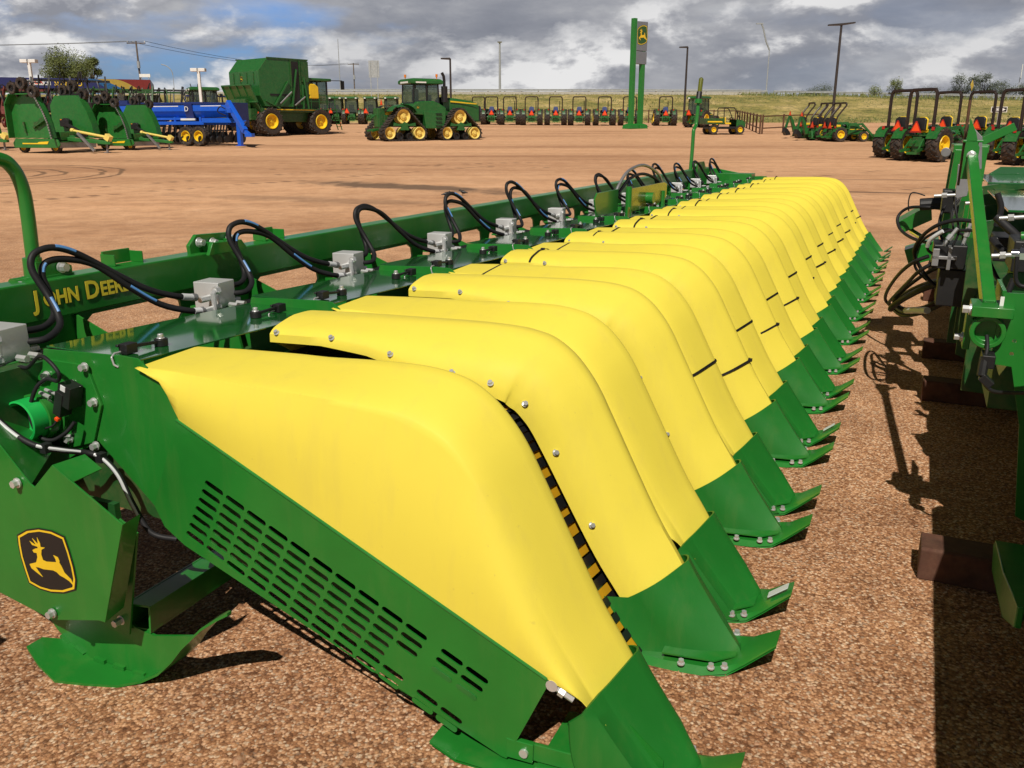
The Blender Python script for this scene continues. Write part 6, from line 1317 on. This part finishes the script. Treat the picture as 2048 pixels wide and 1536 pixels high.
# brown pipe fence at the foot of the bank, and the closed panel pointing at the viewer
def pipe_fence(pts, h, npost, label):
    t = empty('pipe_fence', (0, 0, 0)); tag(t, label, 'fence', 'brown pipe fences')
    for (a, b_), k in zip(zip(pts, pts[1:]), npost):
        for z in (.32 * h, .97 * h):
            m_ = MB(); m_.cyl((a[0], a[1], a[2] + z), (b_[0], b_[1], b_[2] + z), .045, 8); m_.build('rail', M['rust'], t, smooth=40)
        for i in range(k + 1):
            f = i / k; x, y, z = (lerp(a[j], b_[j], f) for j in range(3)); m_ = MB(); m_.cyl((x, y, z - .1), (x, y, z + h + .08), .065, 8); m_.build('post', M['rust'], t, smooth=40)
    return t
A_ = spot(950, 97); B_ = spot(1470, 97); Cc = spot(1519, 66.5)
pipe_fence([tuple(A_), tuple(B_)], 1.3, [12], 'brown pipe fence behind the row of open tractors at the foot of the bank')
pipe_fence([tuple(spot(1474, 92)), tuple(Cc)], 1.3, [8], 'brown pipe fence section running towards the viewer beside the utility cart')
pipe_fence([tuple(Cc + Vector((.2, .1, 0))), tuple(spot(1640, 74))], 1.3, [3], 'brown pipe fence section behind the small backhoe tractors')

# sign pylon
t = empty('sign_pylon'); p = spot(1270, 78); t.location = p; t.rotation_euler = (0, 0, R(38)); tag(t, 'tall green twin-leg sign pylon with a grey panel and leaping deer badge', 'sign')
for x, h in ((-.56, 8.82), (.56, 8.52)):
    mb = MB(); mb.bp((x - .19, -.19, .35), (x + .19, .19, h)); mb.build('leg', M['green'], t, bevel=.03)
    mb = MB(); mb.loft([[(x + a * s1, a * s2, z) for s1, s2 in ((-1, -1), (1, -1), (1, 1), (-1, 1))] for z, a in ((0, .5), (.3, .46), (.42, .24))], True, True); mb.build('leg_base', M['green'], t)
mb = MB(); mb.bp((-.40, -.22, 6.30), (.86, .22, 8.60)); mb.bp((-.40, -.22, 5.25), (.86, .22, 6.25)); sp_ = mb.build('sign_panel', M['signgrey'], t, bevel=.02)
badge(sp_, frame((.23, -.225, 7.55), (1, 0, 0), (0, 0, 1)) @ Matrix.Diagonal((.84, 1.15, 1, 1)), 1.38, 'badge', M['dgreen'], M['ypaint'])
# lamp posts
def post(name, px, y, h, label, r=.09, arms=(), mat='pole', lean=0):
    t = empty(name); p = spot(px, y); t.location = p; tag(t, label, 'lamp post', None)
    mb = MB(); mb.cyl((0, 0, 0), (0, 0, h), r * 1.15, 10, r * .8); mb.build('pole', M[mat], t, smooth=40)
    for kind, dx, dz in arms:
        m_ = MB()
        if kind == 'flat': m_.prism([(0, 0), (dx, dz), (dx, dz + .10), (0, .16)], (0, -.16, h - .1), (1, 0, 0), (0, 0, 1), -.32)
        m_.build('lamp_head', M[mat], t, bevel=.01)
    return t
post('lamp_post', 903, 74, 5.54, 'dark lamp post with one head behind the tracked tractor', .09, [('flat', -.75, .04)])
post('lamp_post', 1367, 90, 7.25, 'dark lamp post with one head left of the cab tractor', .11, [('flat', -.8, .02)])
post('lamp_post', 1662, 74, 8.1, 'tall dark lamp post with two heads behind the small tractors', .11, [('flat', -1.05, -.02), ('flat', 1.05, .16)])
for px, y, h, lab in ((80, 62, 4.85, 'white lamp post with two square heads rising behind the folding mowers'), (409, 66, 4.4, 'white lamp post with square heads between seed drill and harvester')):
    t = empty('lamp_post'); t.location = spot(px, y); tag(t, lab, 'lamp post')
    mb = MB(); mb.bp((-.09, -.09, 0), (.09, .09, h)); mb.build('pole', M['white'], t)
    for s in (-1, 1):
        m_ = MB(); m_.bp((s * .05, -.22, h - .05), (s * .52, .22, h + .17)); m_.build('lamp_head', M['white'], t, bevel=.02)
def mast(name, px, y, z0, h, label, r, cat, head=None, mat='galv'):
    t = empty(name); q = spot(px, y); t.location = (q.x, q.y, z0); tag(t, label, cat)
    mb = MB(); mb.cyl((0, 0, 0), (0, 0, h), r, 8, r * .6); mb.build('pole', M[mat], t, smooth=40)
    if head == 'ring': m_ = MB(); m_.cyl((0, 0, h - .2), (0, 0, h + .1), .7, 12, .9); m_.build('lamp_ring', M['galv'], t)
    if head == 'arm': m_ = MB(); m_.tube([(0, 0, h), (-.8, 0, h + 1.6), (-1.6, 0, h + 4.2), (-2.0, 0, h + 5.0)], .16, 8); m_.box((-2.4, 0, h + 5.05), (1.4, .4, .2)); m_.build('lamp_arm', M['galv'], t)
    if head == 'hook': m_ = MB(); m_.tube(catmull([(0, 0, h), (-.2, 0, h + .8), (-1.0, 0, h + 1.6), (-2.0, 0, h + 1.9)], 4), .09, 6); m_.build('lamp_arm', M['galv'], t)
    return t
def spz(px, py, y):      # height at a given image place and distance
    d = ((px - 1024) / FPX, math.cos(PITCH) + (768 - py) / FPX * math.sin(PITCH), -math.sin(PITCH) + (768 - py) / FPX * math.cos(PITCH)); return CAMH + d[2] / d[1] * y
mast('high_mast', 1000, 320, 5, spz(1000, 84, 320) - 5, 'thin high-mast light far beyond the highway, left of the sign pylon', .5, 'light mast', 'ring')
mast('highway_lamp', 1528, 190, 6, spz(1525, 100, 190) - 6, 'thin pale highway lamp with a slanting arm, right of centre', .16, 'lamp post', 'arm')
mast('highway_lamp', 684, 185, 6, spz(682, 78, 185) - 6, 'very thin pale pole above the left end of the guard rail', .10, 'lamp post')
mast('highway_lamp', 355, 175, 5, spz(352, 150, 175) - 5, 'thin grey hooked lamp right of the utility pole', .08, 'lamp post', 'hook')
# utility poles and wires
def upole(px, y, py_top, label):
    t = empty('utility_pole'); q = spot(px, y); t.location = q; tag(t, label, 'utility pole', 'wooden utility poles'); h = spz(px, py_top, y) - q.z
    mb = MB(); mb.cyl((0, 0, 0), (0, 0, h), .17, 8, .12); mb.build('pole', M['wood'], t, smooth=40)
    m_ = MB(); m_.bp((-1.3, -.08, h - .35), (1.3, .08, h - .2)); m_.build('crossarm', M['wood'], t)
    m_ = MB(); m_.cyl((.1, -.25, h - 3.6), (.1, -.25, h - 2.7), .22, 10); m_.build('transformer', M['galv'], t)
    for x in (-1.2, -.4, 1.2): m_ = MB(); m_.cyl((x, 0, h - .2), (x, 0, h + .02), .05, 6); m_.build('insulator', M['white'], t)
    return q, h
q1, h1 = upole(290, 130, 82, 'wooden utility pole with crossarm rising behind the fuel station canopy')
q2, h2 = upole(712, 215, 126, 'wooden utility pole with crossarm, far away left of the road sign')
for dx, dzz in ((-1.2, 0), (1.2, .05)):
    a = Vector((q1.x + dx, q1.y, q1.z + h1)); b_ = Vector((q2.x + dx, q2.y, q2.z + h2)); l_ = Vector((q1.x - 75 + dx, q1.y - 6, q1.z + h1 + .3))
    for s, e, sag in ((a, b_, 1.6), (l_, a, 1.0)):
        m_ = MB(); m_.tube([s.lerp(e, f) - Vector((0, 0, sag * 4 * f * (1 - f))) for f in [i / 12 for i in range(13)]], .03, 5)
        tag(m_.build('overhead_wire', M['black']), 'thin sagging overhead wire running ' + ('right' if s is a else 'left') + ' from the nearer utility pole, ' + ('front' if dx < 0 else 'rear') + ' strand', 'wire', 'overhead wires')
# road signs
t = empty('road_sign', tuple(spot(752, 122))); tag(t, 'back of a large grey road sign on two legs on the grass bank', 'road sign')
mb = MB(); zb, zt = spz(752, 155, 122) - t.location.z, spz(752, 121, 122) - t.location.z; mb.bp((-.68, -.05, zb), (.72, .05, zt)); mb.build('sign_board', M['galv'], t)
for x in (-.45, .45): m_ = MB(); m_.bp((x - .05, -.12, 1.5), (x + .05, -.05, zt - .05)); m_.build('leg', M['galv'], t)
q = spot(1990, 62); t = empty('one_way_sign', tuple(q), R(-8)); tag(t, 'black and white one way sign with an arrow, behind the right-hand tractors', 'road sign')
zc = spz(1990, 219, 62) - q.z; mb = MB(); mb.bp((-.52, -.01, zc - .18), (.52, .01, zc + .18)); s_ = mb.build('sign_board', M['white'], t)
mb = MB(); mb.bp((-.48, -.016, zc - .145), (.48, -.011, zc + .145)); mb.build('sign_field', M['black'], s_)
mb = MB(); mb.prism([(-.40, -.07), (.14, -.07), (.14, -.125), (.42, 0), (.14, .125), (.14, .07), (-.40, .07)], (0, -.018, zc), (1, 0, 0), (0, 0, 1), -.004); ar = mb.build('arrow', M['white'], s_)
text('lettering', 'ONE WAY', .115, M['black'], ar, frame((-.375, -.0245, zc - .04), (1, 0, 0), (0, 0, 1)))
mb = MB(); mb.bp((-.03, .015, 0), (.03, .06, zc + .15)); mb.build('leg', M['galv'], t)
q = spot(1934, 142); zc = spz(1934, 171, 142) - crest(q.x); t = empty('warning_sign', (q.x, q.y, crest(q.x))); t.rotation_euler = (0, 0, R(48)); tag(t, 'yellow diamond warning sign seen nearly edge-on among the shrubs', 'road sign')
mb = MB(); mb.prism([(-.8, 0), (0, -.8), (.8, 0), (0, .8)], (0, 0, zc), (1, 0, 0), (0, 0, 1), .04); mb.build('sign_board', M['ypaint'], t); mb = MB(); mb.bp((-.05, .04, 0), (.05, .12, zc + .6)); mb.build('leg', M['galv'], t)
q = spot(2028, 144); z0, z1 = spz(2028, 157, 144) - crest(q.x), spz(2028, 129, 144) - crest(q.x); t = empty('road_sign', (q.x, q.y, crest(q.x)), R(62)); tag(t, 'narrow white and grey road sign near the right edge, above the shrubs', 'road sign')
mb = MB(); mb.bp((-1.1, -.04, z0), (1.1, .04, z1)); mb.build('sign_board', M['white'], t); mb = MB(); mb.bp((-.9, -.06, z0 + .2), (.5, -.045, z1 - .2)); mb.build('sign_field', M['galv'], t); mb = MB(); mb.bp((-.06, .05, 0), (.06, .15, z0 + .2)); mb.build('leg', M['galv'], t)

# trees and shrubs: tapered stems, crowns of many small leaf faces
def tree(name, px, y, z0, h, wid, n, label, mat='leaf', seed=1, trunk=.35, blobs=7, cat='tree', leaf=.16, group=None):
    t = empty(name); q = spot(px, y); t.location = (q.x, q.y, z0); tag(t, label, cat, group); r_ = random.Random(seed)
    mb = MB(); mb.tube([(0, 0, -.3), (r_.uniform(-.1, .1), 0, h * trunk * .6), (r_.uniform(-.3, .3), 0, h * trunk)], [h * .03, h * .024, h * .02], 7)
    cl = []
    for i in range(blobs):
        a = r_.uniform(0, 6.28); f = r_.uniform(.15, 1); c = Vector((math.cos(a) * wid * .42 * f, math.sin(a) * wid * .34 * f, h * (trunk + (1 - trunk) * r_.uniform(.25, .86)) - f * h * .06)); cl.append((c, wid * r_.uniform(.13, .24)))
        mb.tube([(0, 0, h * trunk * .8), tuple(c * .55 + Vector((0, 0, h * .2))), tuple(c)], [h * .016, h * .01, h * .004], 5)
    mb.build('trunk', M['bark'], t, smooth=50)
    lf = MB()
    for i in range(n):
        c, r = r_.choice(cl); d = Vector((r_.gauss(0, 1), r_.gauss(0, 1), r_.gauss(0, .8))); d = d.normalized() * r * (r_.random() ** .45) * 1.25; p_ = c + d
        u1 = Vector((r_.uniform(-1, 1), r_.uniform(-1, 1), r_.uniform(-.6, .9))).normalized() * leaf * r_.uniform(.7, 1.5); u2 = u1.orthogonal().normalized() * leaf * .45
        lf.add([p_ - u2, p_ + u1 * .4, p_ + u2, p_ + u1], [(0, 1, 3), (1, 2, 3)])
    lf.build('crown', M[mat], t); return t
tree('tree', 152, 135, terr(135), 9.8, 8.6, 12500, 'leafy olive-green tree above the fuel station canopy', 'leaf', 4, .36, 14, leaf=.23)
tree('tree', 196, 137, terr(137), 9.6, 2.8, 2600, 'small loose-crowned tree right of the larger tree above the fuel canopy', 'leaf', 9, .70, 4, leaf=.2)
for i, (px, y, h, w, n, nm, lab, mt) in enumerate((
        (1622, 152, 2.0, 6.4, 2600, 'shrub', 'rounded dark shrub on the bank left of the tall lamp post', 'leaf2'), (1605, 150, 1.4, 3.4, 1100, 'shrub', 'low dark shrub at the left end of the rounded shrub', 'leaf2'),
        (1779, 137, 2.4, 2.6, 1600, 'shrub', 'upright green bush growing through the guard rail', 'leaf'), (1745, 138, 1.3, 3.6, 900, 'shrub', 'low green bush left of the upright bush on the guard rail', 'leaf'),
        (1845, 175, 3.0, 7.0, 2400, 'shrub', 'rounded grey-green shrub between the upright bush and the feathery trees', 'leaf2'), (1898, 150, 2.6, 3.0, 1300, 'shrub', 'small shrub at the left foot of the feathery trees', 'leaf2'),
        (1918, 150, 4.6, 4.6, 2600, 'tree', 'feathery grey-green tree left of the yellow diamond sign', 'leaf2'), (1956, 150, 4.9, 4.8, 2800, 'tree', 'feathery grey-green tree right of the yellow diamond sign', 'leaf2'),
        (1996, 152, 4.0, 4.2, 2000, 'tree', 'grey-green tree left of the narrow white sign', 'leaf2'), (2040, 152, 3.4, 4.6, 1900, 'tree', 'grey-green tree at the right edge below the narrow white sign', 'leaf2'))):
    x_ = spot(px, y).x
    tree(nm, px, y, crest(x_) - .15, h * (1.0 if nm == 'tree' else 1.25), w, n, lab, mt, 20 + i, .18, 9, 'tree' if nm == 'tree' else 'shrub', .2 if nm == 'tree' else .17)

# fuel station canopy (its right end is the local origin)
q = spot(310, 118); t = empty('fuel_canopy', (q.x, q.y, terr(118)), R(20)); tag(t, 'dark blue fuel station canopy with a rainbow end, behind the mowers', 'canopy')
zb, zt = 3.95, 5.15
mb = MB(); mb.bp((-42, 0, zb), (0, 14, zt)); cn = mb.build('fascia', M['navy'], t)
M['cyan'] = paint('blue_dotted_vinyl', (0.015, 0.10, 0.27), .4, var=.5, vs=6)
M['fasciared'] = paint('red_vinyl', (0.19, 0.022, 0.02), .4); M['fasciagold'] = paint('gold_vinyl', (0.40, 0.28, 0.05), .4)
def band(top0, top1, bot1, bot0, mat, nm, d):
    m_ = MB(); n_ = 8; U_ = []; D_ = []
    for k in range(n_ + 1):
        f = k / n_; z = lerp(zt - .02, zb + .02, f ** 1.6); U_.append((lerp(top1, bot1, f), z)); D_.append((lerp(top0, bot0, f), z))
    m_.prism(U_ + D_[::-1], (0, -.01 - d, 0), (1, 0, 0), (0, 0, 1), .01); return m_.build(nm, M[mat], cn)
band(-6.6, -4.2, -1.6, -3.4, 'fasciagold', 'fascia_band', .01); band(-8.0, -6.5, -3.3, -5.2, 'cyan', 'fascia_band', .005)
band(-4.2, -.03, -.03, -1.6, 'fasciared', 'fascia_band', .015)
text('lettering', 'SUNOCO', .92, M['ypaint'], cn, frame((-11.2, -.03, zb + .30), (1, 0, 0), (0, 0, 1)), .02, sx=.80)
mb = MB(); mb.bp((-15.4, -.03, zb + .35), (-11.6, -.01, zt - .25)); pn = mb.build('fascia_panel', M['label'], cn)
for i, (ch, m_) in enumerate(zip('NASCAR', ('dblue', 'dblue', 'red', 'orange', 'red', 'dblue'))): text('lettering', ch, .58, M[m_], pn, frame((-15.1 + i * .56, -.04, zb + .48), (1, 0, 0), (0, 0, 1)), .015)
for x in (-34, -24, -14, -4):
    m_ = MB(); m_.bp((x - .3, 5, 0), (x + .3, 5.6, zb)); m_.build('column', M['white'], t)
mb = MB(); q2 = spot(300, 118); z_ = spz(300, 152, 118)
t = empty('price_sign', (q2.x, q2.y, terr(118))); tag(t, 'small white sign board at the right end of the canopy', 'sign')
mb.bp((-.7, -.05, z_ - terr(118) - .15), (.7, .05, z_ - terr(118) + .25)); mb.build('sign_board', M['white'], t); m_ = MB(); m_.bp((-.5, 0, 0), (-.42, .08, z_ - terr(118))); m_.bp((.42, 0, 0), (.5, .08, z_ - terr(118))); m_.build_each('leg', M['galv'], t)

# folded planters and tillage tools standing behind the mowers and the drill
def tool(px, y, w, h, cols, label, seed, kind='planter', rz=0.0):
    t = empty('field_implement'); t.location = spot(px, y); t.rotation_euler = (0, 0, rz); r_ = random.Random(seed); tag(t, label, 'field implement', 'folded implements in the background')
    mb = MB(); mb.bp((-w / 2, -.12, h * .42), (w / 2, .12, h * .42 + .22)); mb.bp((-w / 2, 1.2, h * .3), (w / 2, 1.4, h * .3 + .2))
    for k in range(5): x = -w / 2 + w * k / 4; mb.bar((x, 0, h * .45), (x + r_.uniform(-.3, .3), .6, h), .1, .14); mb.bar((x, 0, h * .45), (x, 1.3, h * .33), .1, .12)
    mb.bar((-w / 2, .6, h * .95), (w / 2, .6, h * .92), .14, .14); mb.build('frame', M[cols[0]], t)
    n_ = int(w / .62)
    for k in range(n_):
        x = -w / 2 + (k + .5) * w / n_; m_ = MB(); z = h * .40
        m_.bar((x, -.1, z), (x, -.9, z - .25 + r_.uniform(-.05, .1)), .12, .16); m_.box((x, -.55, z + .42), (.38, .42, .5), Matrix.Rotation(r_.uniform(-.2, .2), 3, 'X'))
        m_.lathe([(-.02, .001), (-.015, .30), (.015, .30), (.02, .001)], (x - .1, -.8, z - .35), (1, .1, 0), 14); m_.lathe([(-.06, .001), (-.05, .22), (.05, .22), (.06, .001)], (x + .1, -1.0, z - .42), (1, 0, 0), 12)
        m_.build('row_unit', M[cols[1 if k % 3 else 2]], t)
    for x in (-w * .3, w * .3): wheel(t, x, .9, .55, .35, .3, rim='dgreen', lugs=12)
    m_ = MB()
    for k in range(14):
        x = r_.uniform(-w / 2, w / 2); m_.tube(catmull([(x, .5, h * .9), (x + r_.uniform(-.5, .5), .2, h * r_.uniform(.8, 1.12)), (x + r_.uniform(-.6, .6), 0, h * .5)], 4), .04, 5)
    m_.build('hoses', M['black'], t, smooth=40)
    return t
tool(228, 72, 6.5, 3.4, ('dgreen', 'black', 'fgreen'), 'dark green folded planter behind the second mower', 1)
tool(300, 76, 7.0, 3.2, ('dgreen', 'black', 'dgreen'), 'dark green folded planter behind the seed drill', 2)
tool(352, 82, 5.5, 3.4, ('black', 'black', 'dgreen'), 'black folded tillage tool left of the large cab tractor', 3)
tool(150, 60, 5.0, 3.9, ('black', 'black', 'black'), 'black folded cultivator with upright tyres directly behind the mower wings', 4)
tool(10, 60, 6.0, 3.3, ('dred', 'dred', 'dred'), 'dark red folded implement at the left edge behind the mowers', 5)
tool(80, 76, 7.5, 3.2, ('dgreen', 'black', 'dgreen'), 'dark folded planter far behind the large mower', 6)
tool(425, 88, 5.0, 2.9, ('dblue', 'black', 'dblue'), 'dark blue folded tool behind the large cab tractor', 7)
# two small birds on the gravel
for px, y, lab in ((893, 20.8, 'small dark bird on the bare gravel, left of the two'), (926, 21.2, 'small dark bird on the bare gravel, right of the two')):
    t = empty('bird', tuple(spot(px, y)), R(20 if px < 900 else 160)); tag(t, lab, 'bird')
    mb = MB(); mb.loft([[(x, r * math.cos(a), .075 + z + r * 1.1 * math.sin(a)) for a in [2 * math.pi * k / 8 for k in range(8)]] for x, r, z in ((-.13, .006, -.01), (-.07, .018, .0), (-.03, .034, .005), (.02, .036, .01), (.05, .024, .028), (.065, .022, .045), (.085, .02, .05), (.10, .008, .045), (.118, .002, .042))], True, True)
    mb.build('body', M['black'], t, smooth=60)
    m_ = MB(); m_.cyl((.0, .012, .06), (.01, .012, 0), .003, 5); m_.cyl((.0, -.012, .06), (.01, -.012, 0), .003, 5); m_.build_each('leg', M['pole'], t)
